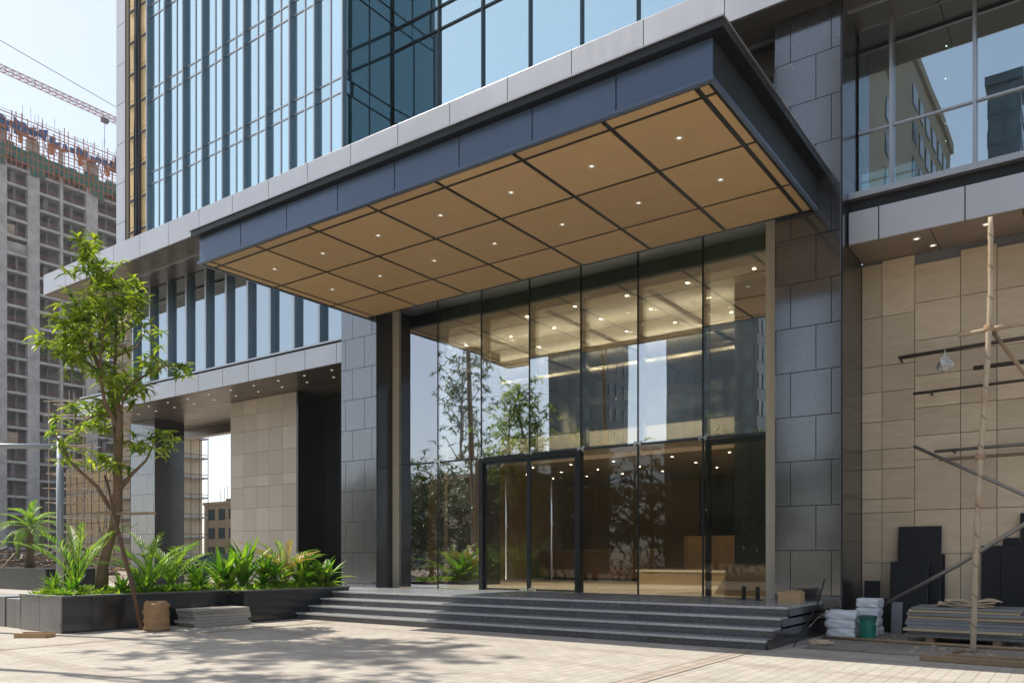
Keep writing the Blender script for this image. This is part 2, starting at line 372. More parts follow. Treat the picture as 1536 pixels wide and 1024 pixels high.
M['tyre'] = pbr('tyre_rubber', (.012,.012,.012), .8)
M['ctower'] = pbr('tower_facade', (.06,.075,.085), .3, .2, var=.3, vs=.2)
M['beige'] = pbr('beige_render', (.36,.30,.22), .8, var=.1)
M['plastic'] = glass('plastic_film', (.85,.88,.9), .10, warp=.4, wscale=20, dirt=.4)
def spot(x, y, z, e, sz=130, aim=None):
    l = bpy.data.lights.new('lobby_spot', 'SPOT'); l.energy = e; l.color = (1,.87,.68); l.spot_size = R(sz); l.spot_blend = .8; l.shadow_soft_size = .05
    o = bpy.data.objects.new('lobby_spot', l); COL.objects.link(o); o.location = (x,y,z)
    if aim: o.rotation_euler = (Vector(aim)-Vector((x,y,z))).to_track_quat('-Z','Y').to_euler()
# ------------------------------------------------------------------ setting
g = MB(); g.face([(-1200,-900,-.05),(900,-900,-.05),(900,1500,-.05),(-1200,1500,-.05)]); structure(g.build('ground', M['dirt'], world=True))
g = MB(); g.face([(-70,-6,0),(60,-6,0),(60,24,0),(-70,24,0)]); structure(g.build('pavement', M['paving'], world=True))
g = MB(); g.face([(-300,-19,-.02),(300,-19,-.02),(300,-6.2,-.02),(-300,-6.2,-.02)]); structure(g.build('road', M['asphalt'], world=True))
g = MB(); g.box(-300,300,-6.2,-6,-.06,.005); structure(g.build('kerb', M['conc'], world=True))
g = MB()
for x0, x1 in ((-4.66,-4.38),(-14.5,-14.3),(-24.5,-24.3),(5.4,5.7)): g.face([(x0,-6,.004),(x1,-6,.004),(x1,13.0 if x0>-10 else 24,.004),(x0,13.0 if x0>-10 else 24,.004)])
structure(g.build('paving_band', M['band'], world=True))
g = MB()
for x0, x1 in ((-4.68,-4.66),(-4.38,-4.36),(-14.52,-14.5),(-14.3,-14.28)): g.face([(x0,-6,.006),(x1,-6,.006),(x1,13.0 if x0>-10 else 24,.006),(x0,13.0 if x0>-10 else 24,.006)])
structure(g.build('paving_joint', M['bandline'], world=True))
g = MB(); g.face([(-3.9,13.6,.008),(30,13.6,.008),(30,17.9,.008),(-3.9,17.9,.008)]); structure(g.build('dusty_apron', M['apron'], world=True))

# ------------------------------------------------------------------ office building
B = thing('office_building', 'large glass and granite office building with deep entrance canopy and finned curtain wall', 'building', (-11,16.3,0))
def part(mb, name, mt, parent=B, **k): return mb.build(name, mt, parent, **k)

PXL0, PXL1, PXR0, PXR1 = -17.85, -16.42, -5.21, -3.95
PZ = .64
m = MB(); m.box(PXL0, PXL1, 16.3, 16.98, 0, 12.2); part(m, 'granite_pier', M['pier'], bevel=.006)
m = MB(); m.box(PXR0, PXR1, 16.3, 17.9, 0, 12.2); part(m, 'granite_pier', M['pier'], bevel=.006)
# dark granite facing on each pier flank, its shade put into the colour
m = MB(); m.box(PXL1+.002, PXL1+.02, 16.33, 16.98, 0, 12.2); part(m, 'shaded_flank', M['pier_dark'])
m = MB(); m.box(PXR1+.002, PXR1+.03, 16.33, 17.9, 0, 12.19); part(m, 'shaded_flank', M['pier_dark'])

# canopy
CX0, CX1, CY0, CY1, CZ = -16.77, -4.38, 10.97, 16.28, 8.25
can = MB(); can.box(CX0+.06, CX1-.06, CY0+.06, CY1, CZ+.014, 8.98); can = part(can, 'canopy', M['black'])
xl = [CX0+.06, -16.42, -14.79, -13.07, -11.35, -9.63, -7.91, -6.2, -4.66, CX1-.06]
yl = [CY0+.05, 11.32, 13.03, 14.88, 16.2]
m = MB()
for i in range(len(xl)-1):
    for j in range(4):
        m.box(xl[i]+.045, xl[i+1]-.045, yl[j]+.04, yl[j+1]-.04, CZ, CZ+.012)
part(m, 'soffit_panels', M['fiber'], can)
for i in range(1, 8):
    for j in (1, 2):
        cx = (xl[i]+xl[i+1])/2; cy = (yl[j]+yl[j+1])/2
        m = MB(); m.lathe([(.065,-.002),(.065,-.010),(.045,-.010),(.045,-.002)], (cx,cy,CZ), 20, 0, False)
        m.lathe([(.015,-.004),(.034,-.003)], (cx,cy,CZ), 16, 1, True)
        part(m, 'downlight', [M['white'], M['lamp_soft']], can)
m = MB(); n = 8; w = (CX1-CX0)/n
for i in range(n): m.box(CX0+i*w+.010, CX0+(i+1)*w-.010, CY0, CY0+.05, CZ+.05, 8.855)
m.box(CX0, CX0+.05, CY0+.055, CY1, CZ+.05, 8.855)
part(m, 'fascia', M['canopy_blue'], can, bevel=.004)
m = MB(); m.box(CX1-.05, CX1, CY0+.055, CY1, CZ+.05, 8.855); part(m, 'side_fascia', M['dark_steel'], can)
m = MB(); m.box(CX0-.02, CX1+.02, CY0-.05, CY0+.04, CZ-.012, CZ+.04); m.box(CX0-.02, CX0+.05, CY0+.04, CY1, CZ-.012, CZ+.04); m.box(CX1-.045, CX1+.02, CY0+.04, CY1, CZ-.012, CZ+.04)
part(m, 'bottom_flange', M['canopy_blue'], can, bevel=.003)
m = MB(); m.box(CX0-.13, CX1+.2, CY0-.14, CY1, 8.86, 8.99); part(m, 'top_flange', M['black'], can, bevel=.006)
m = MB(); m.box(CX0-.17, CX1+.22, CY0-.17, CY0-.10, 8.99, 9.015); m.box(CX1+.13, CX1+.22, CY0-.10, CY1, 8.99, 9.015); m.box(CX0-.17, CX0-.10, CY0-.10, CY1, 8.99, 9.015)
part(m, 'drip_edge', M['alu_trim'], can)
m = MB(); m.box(PXL1, PXR0, 16.28, 17.12, 8.60, 9.0); part(m, 'head_beam', M['alu'])

# entrance glass wall
GX = [-16.40,-14.74,-13.22,-11.67,-10.15,-8.61,-7.02,-5.43]
GY, TZ, GT = 17.0, 4.12, 8.58
for i in range(7):
    a, b = GX[i]+.018, GX[i+1]-.018
    m = MB(); m.box(a, b, GY, GY+.02, TZ+.025, GT); part(m, 'upper_glass_pane', M['lobbyglass'])
    if i in (2, 3): continue
    m = MB(); m.box(a, b, GY, GY+.02, PZ+.012, TZ-.025); part(m, 'lower_glass_pane', M['lobbyglass' if i < 2 else 'doorglass'])
m = MB()
for x in GX[1:-1]: m.box(x-.018, x+.018, GY-.006, GY+.03, TZ+.02, GT)
for x in GX[1:2] + GX[5:7]: m.box(x-.018, x+.018, GY-.006, GY+.03, PZ, TZ-.02)
m.box(GX[0]-.02, GX[0]+.018, GY-.006, GY+.03, PZ, GT); m.box(GX[7]-.018, GX[7]+.02, GY-.006, GY+.03, PZ, GT)
part(m, 'glazing_joint', M['black'])
m = MB(); m.box(GX[0], GX[7], GY-.012, GY+.035, TZ-.022, TZ+.022); part(m, 'transom', M['mullion'], bevel=.004)
for i in (0,1,2,3,4,5,6,7):
    if i == 0 or i == 7: continue
    m = MB(); m.box(GX[i]-.09, GX[i]-.045, GY-.03, GY-.012, TZ-.05, TZ+.07); m.box(GX[i]+.045, GX[i]+.09, GY-.03, GY-.012, TZ-.05, TZ+.07)
    m.box(GX[i]-.09, GX[i]+.09, GY-.04, GY-.03, TZ+.0, TZ+.03)
    part(m, 'spider_fitting', M['chrome'])
for i in (1,2,3,4,5,6):
    m = MB(); m.box(GX[i]-.008, GX[i]+.008, GY+.05, GY+.42, TZ+.05, 7.95); part(m, 'glass_fin', M['clear'])
# door set
m = MB(); fx0, fx1 = GX[2]-.02, GX[4]+.02
m.box(fx0, fx0+.13, GY-.09, GY+.10, PZ, TZ-.03); m.box(fx1-.13, fx1, GY-.09, GY+.10, PZ, TZ-.03); m.box(fx0+.13, fx1-.13, GY-.09, GY+.10, TZ-.13, TZ-.03)
df = part(m, 'door_frame', M['black'], bevel=.006)
dm = (fx0+fx1)/2
for a, b, hx in ((fx0+.135, dm-.004, -12.33), (dm+.004, fx1-.135, -10.93)):
    m = MB(); m.box(a+.05, b-.05, GY-.008, GY+.008, PZ+.05, TZ-.19)
    d = part(m, 'door', M['doorglass'])
    m = MB(); m.box(a, a+.05, GY-.025, GY+.025, PZ+.008, TZ-.135); m.box(b-.05, b, GY-.025, GY+.025, PZ+.008, TZ-.135)
    m.box(a+.05, b-.05, GY-.025, GY+.025, TZ-.19, TZ-.135); m.box(a+.05, b-.05, GY-.02, GY+.02, PZ+.008, PZ+.05)
    part(m, 'leaf_frame', M['mullion'], d)
    m = MB(); m.tube([(hx, GY-.10, .92), (hx, GY-.10, 3.72)], .021, 12)
    for z in (1.1, 2.3, 3.5): m.tube([(hx, GY-.10, z), (hx, GY-.005, z)], .012, 8)
    part(m, 'handle', M['chrome'], d, smooth=True)
    m = MB(); m.box(dm-.26 if hx < dm else dm+.02, dm-.02 if hx < dm else dm+.26, GY-.05, GY-.021, PZ+.01, PZ+.075); part(m, 'patch_fitting', M['chrome'], d)
# second inner vestibule post at the right
m = MB(); m.box(-6.99, -6.90, 17.06, 17.2, PZ, TZ-.03); m.box(-6.90, -5.5, 17.1, 17.25, TZ-.14, TZ-.03); part(m, 'side_post', M['dark_steel'])

# lobby shell
LX0, LX1, LY1 = -17.9, -5.21, 30.0
m = MB(); m.box(LX0, LX1, 17.03, LY1, .3, PZ-.004); part(m, 'lobby_floor', M['lobbyfloor'])
m = MB(); m.box(LX0, LX1, 17.70, LY1, 7.98, 8.18); part(m, 'lobby_ceiling', M['ceil'])
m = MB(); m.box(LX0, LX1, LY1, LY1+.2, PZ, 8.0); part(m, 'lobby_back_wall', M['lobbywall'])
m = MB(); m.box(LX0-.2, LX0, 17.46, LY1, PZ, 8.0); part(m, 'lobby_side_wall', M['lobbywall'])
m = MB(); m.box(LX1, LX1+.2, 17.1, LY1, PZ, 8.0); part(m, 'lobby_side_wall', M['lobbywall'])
m = MB(); m.box(PXL1-.2, PXL1+.01, 17.04, 17.5, PZ, 8.0); part(m, 'lobby_jamb', M['cream'])
m = MB(); m.box(-17.8, PXL1-.21, 17.04, 17.2, PZ, 8.0); part(m, 'lobby_return_wall', M['lobbywall'])
m = MB(); m.box(LX0, LX1, 17.05, 17.75, 8.56, 8.598); m.box(LX0, LX1, 17.70, 17.75, 8.18, 8.56); part(m, 'added_coffer', M['spandrel'])  # ceiling pocket added so the strip behind the glass head looks lit
spot(-14.9, 17.4, 7.9, 500, 95, (-16.4,17.3,3.5)); spot(-5.9, 17.35, 7.9, 120)  # two added spots without fittings, brightening the jambs
m = MB(); m.box(PXL1+.022, -16.19, 16.93, 16.99, PZ, 8.55); part(m, 'stone_jamb', M['cream'])
m = MB(); m.box(-5.60, -5.20, 16.93, 16.99, PZ, 8.55); part(m, 'stone_jamb', M['cream'])
m = MB(); m.box(-5.64, -5.42, 17.06, 17.3, PZ, 8.0); part(m, 'lobby_jamb', M['cream'])
m = MB(); m.box(-6.9, -5.66, 18.6, 20.0, PZ, 7.97); part(m, 'lobby_column', M['pier_dark'], bevel=.01)
m = MB(); m.box(-16.6, -15.4, 19.6, 20.8, PZ, 7.97); part(m, 'lobby_column', M['pier_dark'], bevel=.01)
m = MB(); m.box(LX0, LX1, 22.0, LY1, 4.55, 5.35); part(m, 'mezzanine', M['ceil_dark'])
m = MB(); m.box(LX0, LX1, 21.9, 21.99, 4.95, 5.40); part(m, 'mezzanine_edge', M['cream'])
m = MB(); m.box(LX0, LX1, 21.93, 21.95, 5.46, 6.5); part(m, 'mezzanine_balustrade', M['clear'])
m = MB()
for x in (-17.3,-14.6,-11.7,-8.8): m.box(x-.09, x+.09, 17.9, 29.5, 7.965, 7.978)
part(m, 'ceiling_slot', M['black'])
for i, x in enumerate((-15.6,-13.9,-12.4,-10.9,-9.4,-7.8,-6.2)):
    for y in (17.95, 19.3, 20.8):
        m = MB(); m.lathe([(.07,-.002),(.07,-.012),(.045,-.01)], (x,y,7.98), 14, 0, True); m.lathe([(.01,-.013),(.042,-.013)], (x,y,7.98), 12, 1, True)
        part(m, 'ceiling_downlight', [M['white'], M['lamp']])
for i, x in enumerate((-17.0,-15.5,-14.0,-12.4,-10.4,-8.6,-6.8)):
    for y in (22.8, 24.6, 26.4):
        m = MB(); m.lathe([(.08,-.002),(.08,-.012),(.05,-.01)], (x,y,4.55), 14, 0, True); m.lathe([(.01,-.013),(.032,-.013)], (x,y,4.55), 12, 1, True)
        part(m, 'mezzanine_downlight', [M['white'], M['lamp']])
m = MB(); m.box(-12.4,-10.9, 29.6, 29.99, PZ, 4.5); m.box(-9.6,-8.2,29.7,29.99,PZ,3.2); part(m, 'lift_lobby', M['core'])

# podium and wall over the entrance
m = MB(); m.box(PXL1+.03, PXR0, 17.06, 17.2, 9.0, 9.35); m.box(PXL1+.03, PXR0, 17.05, 17.2, 11.6, 12.2); part(m, 'spandrel', M['dark_soffit'])
for i in range(7):
    a, b = GX[i], GX[i+1]
    m = MB(); m.box(a+.03, b-.03, 17.08, 17.1, 9.36, 11.6); w = part(m, 'transom_window', M['winglass'])
    m = MB(); m.box(a-.03, a+.03, 17.04, 17.14, 9.36, 11.6)
    if i == 6: m.box(b-.03, b+.03, 17.04, 17.14, 9.36, 11.6)
    part(m, 'window_frame', M['alu_trim'], w)
m = MB(); m.box(PXL1, PXR0, 18.4, 18.5, 8.2, 12.2); part(m, 'office_partition', M['cream'])

# lower left wing: soffit slab, fascia, columns
SX0, SX1, SZ0, SZ1 = -35.6, PXL0, 7.57, 8.22
m = MB()
for i in range(11):
    for j in range(3):
        x0 = SX0 + i*(SX1-SX0)/11; x1 = x0+(SX1-SX0)/11; y0 = 17.5 + j*1.75; m.box(x0+.008, x1-.008, y0+.008, y0+1.742, SZ0, SZ0+.02)
part(m, 'soffit_cladding', M['dark_soffit'])
m = MB(); m.box(SX0+.02, SX1, 17.52, 22.8, SZ0+.02, SZ1-.02); part(m, 'wing_slab', M['core'])
m = MB(); m.box(SX0, SX1-6, 22.4, 22.78, 7.18, SZ0-.002); part(m, 'edge_beam', M['dark_soffit'])
m = MB(); n = 12; w = (SX1-SX0)/n
for i in range(n): m.box(SX0+i*w+.008, SX0+(i+1)*w-.008, 17.44, 17.5, SZ0+.01, SZ1)
m.box(SX0-.05, SX0, 17.44, 22.8, SZ0+.01, SZ1)
part(m, 'fascia_cladding', M['alu'], bevel=.006)
m = MB(); m.box(SX0, SX1, 17.52, 17.8, SZ1+.10, SZ1+.16); part(m, 'window_sill', M['alu_trim'])
m = MB(); m.box(SX0, SX1, 17.6, 17.8, SZ1-.02, SZ1+.10); part(m, 'sill_shadow_gap', M['black'])
for i in range(12):
    for j, y in enumerate((17.95, 18.7)):
        x = -33.6 + i*1.35 + j*.6
        m = MB(); m.lathe([(.06,-.001),(.06,-.01),(.04,-.01)], (x,y,SZ0), 12, 0, True); m.lathe([(.005,-.011),(.036,-.011)], (x,y,SZ0), 10, 1, True)
        part(m, 'soffit_light', [M['white'], M['lamp_soft']])
m = MB()
tz = [0,.75,1.62,2.5,3.38,4.2,4.62,5.5,6.35,7.0,7.56]
for i in range(5):
    for j in range(len(tz)-1):
        m.box(-27.6+i*.78+.005, -27.6+(i+1)*.78-.005, 19.46, 19.5, tz[j]+.005, tz[j+1]-.005)
for i in range(5):
    for j in range(len(tz)-1):
        m.box(-27.65, -27.605, 19.46+i*.85+.005, 19.46+(i+1)*.85-.005, tz[j]+.005, tz[j+1]-.005)
part(m, 'travertine_cladding', M['trav_grey'])
m = MB(); m.box(-27.6, -23.72, 19.51, 24, 0, 7.56); part(m, 'core_wall', M['core'])
m = MB(); m.box(-23.7, -23.6, 19.46, 20.72, 0, 7.56); m.box(-23.7, PXL0, 20.73, 20.9, 0, 7.56); part(m, 'dark_wall_cladding', M['pier_dark'])
m = MB(); m.box(-22.6, -19.0, 20.66, 20.72, 0, 6.0); part(m, 'service_door', M['pier_dark'])
m = MB(); m.box(-35.4, -33.45, 19.7, 21.1, 0, 7.56); part(m, 'wing_column', M['pier'], bevel=.006)
m = MB(); m.box(-33.448, -33.42, 19.72, 21.1, 0, 7.56); part(m, 'shaded_flank', M['pier_dark'])  # same facing, with the column flank's shade in its colour

# left wing second floor windows
FX0 = -31.55; FW = 1.242; NF = 11
for i in range(NF):
    a = FX0 + i*FW; b = a + FW
    if b > PXL0: b = PXL0
    m = MB(); m.box(a+.03, b-.03, 17.82, 17.84, SZ1+.16, 12.18); w = part(m, 'wing_window', M['winglass'])
    m = MB(); m.box(a-.04, a+.04, 17.66, 17.9, SZ1+.16, 12.18); part(m, 'window_fin', M['fin'], w)
    m = MB(); m.box(a-.045, a+.045, 17.63, 17.659, SZ1+.16, 12.18); part(m, 'fin_edge', M['fin_edge'], w)
m = MB(); m.box(FX0, PXL0, 24.0, 24.1, SZ1, 12.2); m.box(FX0-.1, FX0-.04, 17.84, 24, SZ1, 12.2); part(m, 'office_partition', M['lobbywall'])
m = MB(); m.box(FX0, PXL0, 17.9, 24, SZ1-.02, SZ1+.02); part(m, 'office_floor', M['core'])
m = MB()
for x in (-29.5,-26.5,-23.5,-20.5):
    m.box(x, x+1.2, 19.2, 19.35, 12.05, 12.1)
part(m, 'office_light', M['lamp_soft'])
m = MB(); m.box(-32.1, FX0-.12, 17.7, 18.3, SZ1, 12.2); part(m, 'corner_column', M['beige'])

# upper slab and big fascia
UX0, UX1, UZ0, UZ1 = -34.9, 12.0, 12.2, 13.02
m = MB(); m.box(UX0+.02, UX1, 15.82, 24.2, UZ0+.02, UZ1-.02); part(m, 'upper_slab', M['core'])
m = MB(); n = 26; w = (UX1-UX0)/n
for i in range(n): m.box(UX0+i*w+.008, UX0+(i+1)*w-.008, 15.74, 15.8, UZ0+.02, UZ1)
m.box(UX0-.05, UX0, 15.74, 24.2, UZ0+.02, UZ1)
part(m, 'upper_fascia', M['alu'], bevel=.006)
m = MB()
for i in range(n):
    for y0, y1 in ((15.8,16.75),(16.75,17.78)):
        m.box(UX0+i*w+.008, UX0+(i+1)*w-.008, y0+.008, y1-.008, UZ0, UZ0+.018)
part(m, 'upper_soffit', M['dark_soffit'])
m = MB(); m.box(UX0, UX1, 16.72, 16.78, UZ0-.06, UZ0-.002); part(m, 'soffit_trim', M['alu_trim'])
m = MB(); m.box(UX0, UX1, 15.78, 16.2, UZ1, UZ1+.03); part(m, 'fascia_cap', M['alu_trim'])

# curtain wall tower, left block
TX0, TX1, TY = -29.0, -18.4, 16.8
fw = (TX1-TX0)/9
lv = [13.0, 15.55, 16.0, 18.7, 19.15, 21.85, 22.3, 25.0]
m = MB(); m.box(TX0-2.2, TX1-.12, TY+.25, 24.2, 13, 26); part(m, 'tower_core', M['core'])
m = MB(); m.box(TX1-.12, UX1, 19.3, 24.2, 13, 26); part(m, 'tower_core', M['core'])
for i in range(9):
    a = TX0 + i*fw; b = a + fw
    for k in range(4):
        z0 = lv[2*k] + .0; z1 = lv[2*k+1]
        m = MB(); mid = a + fw*.52
        for p0, p1 in ((a+.03, mid-.02),(mid+.02, b-.03)):
            m.box(p0, p1, TY+.10, TY+.13, z0+.02, z1-.02)
            if k < 3: m.box(p0, p1, TY+.10, TY+.13, z1+.02, lv[2*k+2]-.02)
        w = part(m, 'curtain_window', M['towerglass'])
        m = MB(); zt = lv[2*k+2] if k < 3 else z1
        m.box(mid-.02, mid+.02, TY+.07, TY+.15, z0, zt)
        m.box(a+.03, mid-.02, TY+.075, TY+.16, z1-.02, z1+.02); m.box(mid+.02, b-.03, TY+.075, TY+.16, z1-.02, z1+.02)
        if k < 3: m.box(a+.03, mid-.02, TY+.075, TY+.16, zt-.02, zt+.02); m.box(mid+.02, b-.03, TY+.075, TY+.16, zt-.02, zt+.02)
        part(m, 'window_frame', M['alu_trim'], w)
for i in range(10):
    a = TX0 + i*fw
    m = MB(); m.box(a-.022, a+.022, TY-.02 if i < 9 else TY+.05, TY+.2, 13.0, 25.2); f = part(m, 'facade_fin', M['fin'])
    m = MB(); m.box(a-.026, a+.026, TY-.06 if i < 9 else TY+.02, TY-.021 if i < 9 else TY+.049, 13.0, 25.2); part(m, 'fin_edge', M['fin_edge'], f)
# return face
for i in range(2):
    for k in range(4):
        y0 = TY+.14 + i*1.05; y1 = y0+1.05
        m = MB(); m.box(TX1-.05, TX1-.02, y0+.02, y1-.02, lv[2*k]+.02, lv[2*k+1]-.02)
        if k < 3: m.box(TX1-.05, TX1-.02, y0+.02, y1-.02, lv[2*k+1]+.02, lv[2*k+2]-.02)
        w = part(m, 'return_window', M['tealglass'])
        m = MB(); m.box(TX1-.06, TX1, y1-.02, y1+.02, lv[2*k], lv[2*k+1]); m.box(TX1-.06, TX1, y0+.02, y1-.02, lv[2*k+1]-.02, lv[2*k+1]+.02)
        if k < 3: m.box(TX1-.06, TX1, y0+.02, y1-.02, lv[2*k+2]-.02, lv[2*k+2]+.02)
        part(m, 'window_frame', M['mullion'], w)
# recessed face
rl = [15.25, 17.75, 18.45, 21.6]
m = MB(); m.box(TX1, UX1, 18.95, 19.3, 13.0, 15.2); part(m, 'parapet_wall', M['core'])
m = MB(); m.box(TX1, UX1, 18.9, 19.05, 15.13, 15.25); part(m, 'recess_sill', M['mullion'])
rx = [TX1+.05] + [-16.4+1.7*i for i in range(16)]
for i in range(16):
    a, b = rx[i], rx[i+1]
    m = MB(); m.box(a+.03, b-.03, 19.0, 19.03, rl[0]+.02, rl[1]-.02); m.box(a+.03, b-.03, 19.0, 19.03, rl[1]+.02, rl[2]-.02); m.box(a+.03, b-.03, 19.0, 19.03, rl[2]+.02, rl[3])
    w = part(m, 'recess_window', M['tealglass'] if i == 0 else M['towerglass'])
    m = MB(); m.box(b-.03, b+.03, 18.93, 19.06, rl[0], rl[3]); m.box(a+.03, b-.03, 18.95, 19.05, rl[1]-.025, rl[1]+.025); m.box(a+.03, b-.03, 18.95, 19.05, rl[2]-.025, rl[2]+.025)
    part(m, 'window_frame', M['mullion'], w)
# unfinished left strip of the tower: pale end panel, gold backing boards, pipes
m = MB()
for k in range(8): m.box(-31.25, -30.62, TY+.0, TY+.25, 13+k*1.55+.01, 13+(k+1)*1.55-.01)
part(m, 'end_panel', M['alu'])
m = MB(); m.box(-30.61, -30.45, TY+.05, TY+.2, 13, 25.2); part(m, 'end_mullion', M['beige'])
m = MB(); m.box(-30.44, -30.40, TY+.05, TY+.2, 13, 25.2); part(m, 'end_mullion', M['dark_steel'])
m = MB()
for k in range(10):
    for x0, x1 in ((-30.35,-30.02),(-30.02,-29.5),(-29.5,-29.04)): m.box(x0+.006, x1-.006, TY+.06, TY+.12, 13+k*1.22+.01, 13+(k+1)*1.22-.01)
part(m, 'backing_board', M['gold'])
m = MB(); random.seed(3)
for x, r in ((-29.93,.05),(-29.80,.07),(-29.66,.045),(-29.60,.03)):
    m.tube([(x+ru(-.03,.03), TY+.03+ru(-.015,.015), 13+k*1.1) for k in range(12)], r, 8)
part(m, 'riser_pipe', M['dark_steel'], smooth=True)
for k in range(10):
    m = MB(); m.box(-30.36, -29.03, TY+.02, TY+.055, 14.0+k*1.22, 14.05+k*1.22); part(m, 'bracket_rail', M['mullion'])
m = MB(); m.box(-31.25, UX1, TY+.0, 24.3, 26.0, 26.3); part(m, 'roof', M['conc'])

# right bay: fascia, soffit, travertine wall, big windows
RX0, RX1 = PXR1+.035, 12.0
m = MB()
for i in range(8):
    for y0, y1 in ((16.72,17.3),(17.3,17.95)): m.box(RX0+i*1.45+.008, RX0+(i+1)*1.45-.008, y0+.006, y1-.006, 7.57, 7.59)
part(m, 'bay_soffit', M['bay_soffit'])
m = MB(); m.box(RX0, RX1, 16.73, 24, 7.6, 8.18); part(m, 'bay_slab', M['core'])
m = MB()
for i in range(8): m.box(RX0+.02+i*1.45+.01-(.9 if i else 0), RX0+.02+(i+1)*1.45-.9-.01, 16.66, 16.72, 7.58, 8.2)
part(m, 'bay_fascia', M['alu'], bevel=.006)
m = MB(); m.box(RX0, RX1, 16.9, 17.55, 8.2, 8.5); part(m, 'bay_shadow_gap', M['black'])
m = MB(); m.box(RX0, RX1, 16.75, 17.55, 8.5, 8.62); part(m, 'bay_sill', M['alu_trim'], bevel=.005)
for (x, y) in ((-2.75,17.05),(-2.55,17.6),(-1.6,17.05),(-.3,17.05),(1.1,17.05),(-.9,17.6)):
    m = MB(); m.lathe([(.075,-.001),(.075,-.01),(.05,-.01)], (x,y,7.57), 14, 0, True); m.lathe([(.005,-.011),(.046,-.011)], (x,y,7.57), 12, 1, True); part(m, 'soffit_light', [M['white'], M['lamp_soft']])
bx = [RX0, -3.26, -1.82, -.38, 1.06, 2.5, 3.94]
for i in range(6):
    a, b = bx[i], bx[i+1]
    m = MB(); m.box(a+.03, b-.03, 17.5, 17.52, 8.64, 10.06); m.box(a+.03, b-.03, 17.5, 17.52, 10.1, 12.18); w = part(m, 'bay_window', M['winglass'])
    m = MB(); m.box(b-.03, b+.03, 17.36, 17.56, 8.62, 12.2); m.box(a+.03, b-.03, 17.46, 17.54, 10.06, 10.1); part(m, 'window_frame', M['alu_trim'], w)
m = MB(); m.box(RX0, RX1, 17.65, 17.68, 9.14, 9.17); part(m, 'guard_rail', M['mullion'])
m = MB(); m.box(RX0, RX1, 24, 24.1, 8.2, 12.2); m.box(3.97, 4.07, 17.6, 24, 8.2, 12.2); part(m, 'office_partition', M['lobbywall'])
m = MB(); m.tube([(-2.42, 18.3, 12.19), (-2.42, 18.3, 9.7)], .006, 6); k = MB()
for z in (11.75,11.1,10.2,9.85): k.lathe([(.003,-.012),(.011,0),(.003,.012)], (-2.42+ru(-.02,.02), 18.3, z), 8)
c = part(m, 'light_string', M['black']); part(k, 'bulb', M['lamp'], c)
# travertine wall panels, set one by one in front of a dark backing
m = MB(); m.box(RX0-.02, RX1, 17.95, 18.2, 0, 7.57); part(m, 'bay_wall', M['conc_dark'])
cols = [RX0, -3.53, -2.92, -2.11, -1.5, -.72, .05, .82, 1.6, 2.4, 3.2, 4.0, 5.0, 6.0, 7.0]
rA = [0, 1.38, 2.41, 2.69, 3.3, 3.7, 4.27, 4.88, 5.41, 6.42, 7.38]
rB = [0, 1.57, 2.44, 3.45, 3.92, 4.48, 5.12, 5.52, 5.83, 6.58, 7.25]
random.seed(11); m = MB()
for i in range(len(cols)-1):
    rows = rA if i < 2 else rB
    for j in range(len(rows)-1):
        top = rows[j+1] + (0 if j < len(rows)-2 else (.13, .18, .10, .22, .14)[i % 5])
        y = 17.9 + ru(0, .008)
        m.box(cols[i]+.006, cols[i+1]-.006, y, 17.945, rows[j]+.006, top-.006)
part(m, 'travertine_cladding', M['trav'])

# ------------------------------------------------------------------ entrance steps
ST = thing('entrance_steps', 'wide flight of four dark granite steps below the glass entrance doors', 'steps', (-10,14,0))
XL, XR = -15.78, -4.28
for k in range(4):
    y0 = 12.95 + k*.38; z = .16*(k+1)
    xr = XR
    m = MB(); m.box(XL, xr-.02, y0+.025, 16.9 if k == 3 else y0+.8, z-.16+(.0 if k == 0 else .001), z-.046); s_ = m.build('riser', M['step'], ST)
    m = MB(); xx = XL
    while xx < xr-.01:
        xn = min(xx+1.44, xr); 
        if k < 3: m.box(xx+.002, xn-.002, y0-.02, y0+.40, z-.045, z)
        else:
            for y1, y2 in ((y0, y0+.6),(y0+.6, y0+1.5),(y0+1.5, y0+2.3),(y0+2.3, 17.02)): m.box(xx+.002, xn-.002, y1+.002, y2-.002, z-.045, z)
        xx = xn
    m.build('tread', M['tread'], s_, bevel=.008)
m = MB(); m.box(XR-.018, XR+.012, 13.02, 16.28, 0, .158)
for k in range(1, 4): m.box(XR-.018, XR+.012, 13.0+k*.38, 16.28, .16*k-.0015, .16*(k+1)-.04)
m.build('end_cheek', M['planter'], ST)

# ------------------------------------------------------------------ things inside the lobby and on the podium
for x in (-15.6,-13.9,-12.4,-10.9,-9.4,-7.8): 
    for y in (17.95, 20.8): spot(x, y, 7.94, 140)
for y0, y1 in ((19.35,19.6),(21.55,21.88)):  # troughs and glowing strips added to light the ceiling from below
    m = MB(); m.box(LX0+.02, -6.92 if y0 < 20 else LX1-.02, y0, y1, 7.20, 7.23); m.box(LX0+.02, -6.92 if y0 < 20 else LX1-.02, y0, y0+.02, 7.23, 7.29); m.box(LX0+.02, -6.92 if y0 < 20 else LX1-.02, y1-.02, y1, 7.23, 7.29)
    c = part(m, 'added_trough', M['ceil'])
    m = MB(); m.box(LX0+.2, -7.0, y0+.06, y1-.06, 7.232, 7.25); part(m, 'added_fill_strip', M['cove'], c)
for x in (-15.5,-12.4,-8.6): 
    for y in (22.8, 26.4): spot(x, y, 4.52, 26)
t = thing('reception_desk', 'long brown timber reception desk seen through the glass doors', 'desk', (-15,26.5,PZ))
m = MB(); m.box(-17.5,-12.6,26.2,27.0,PZ+.1,PZ+1.08); m.build('desk_front', M['walnut'], t)
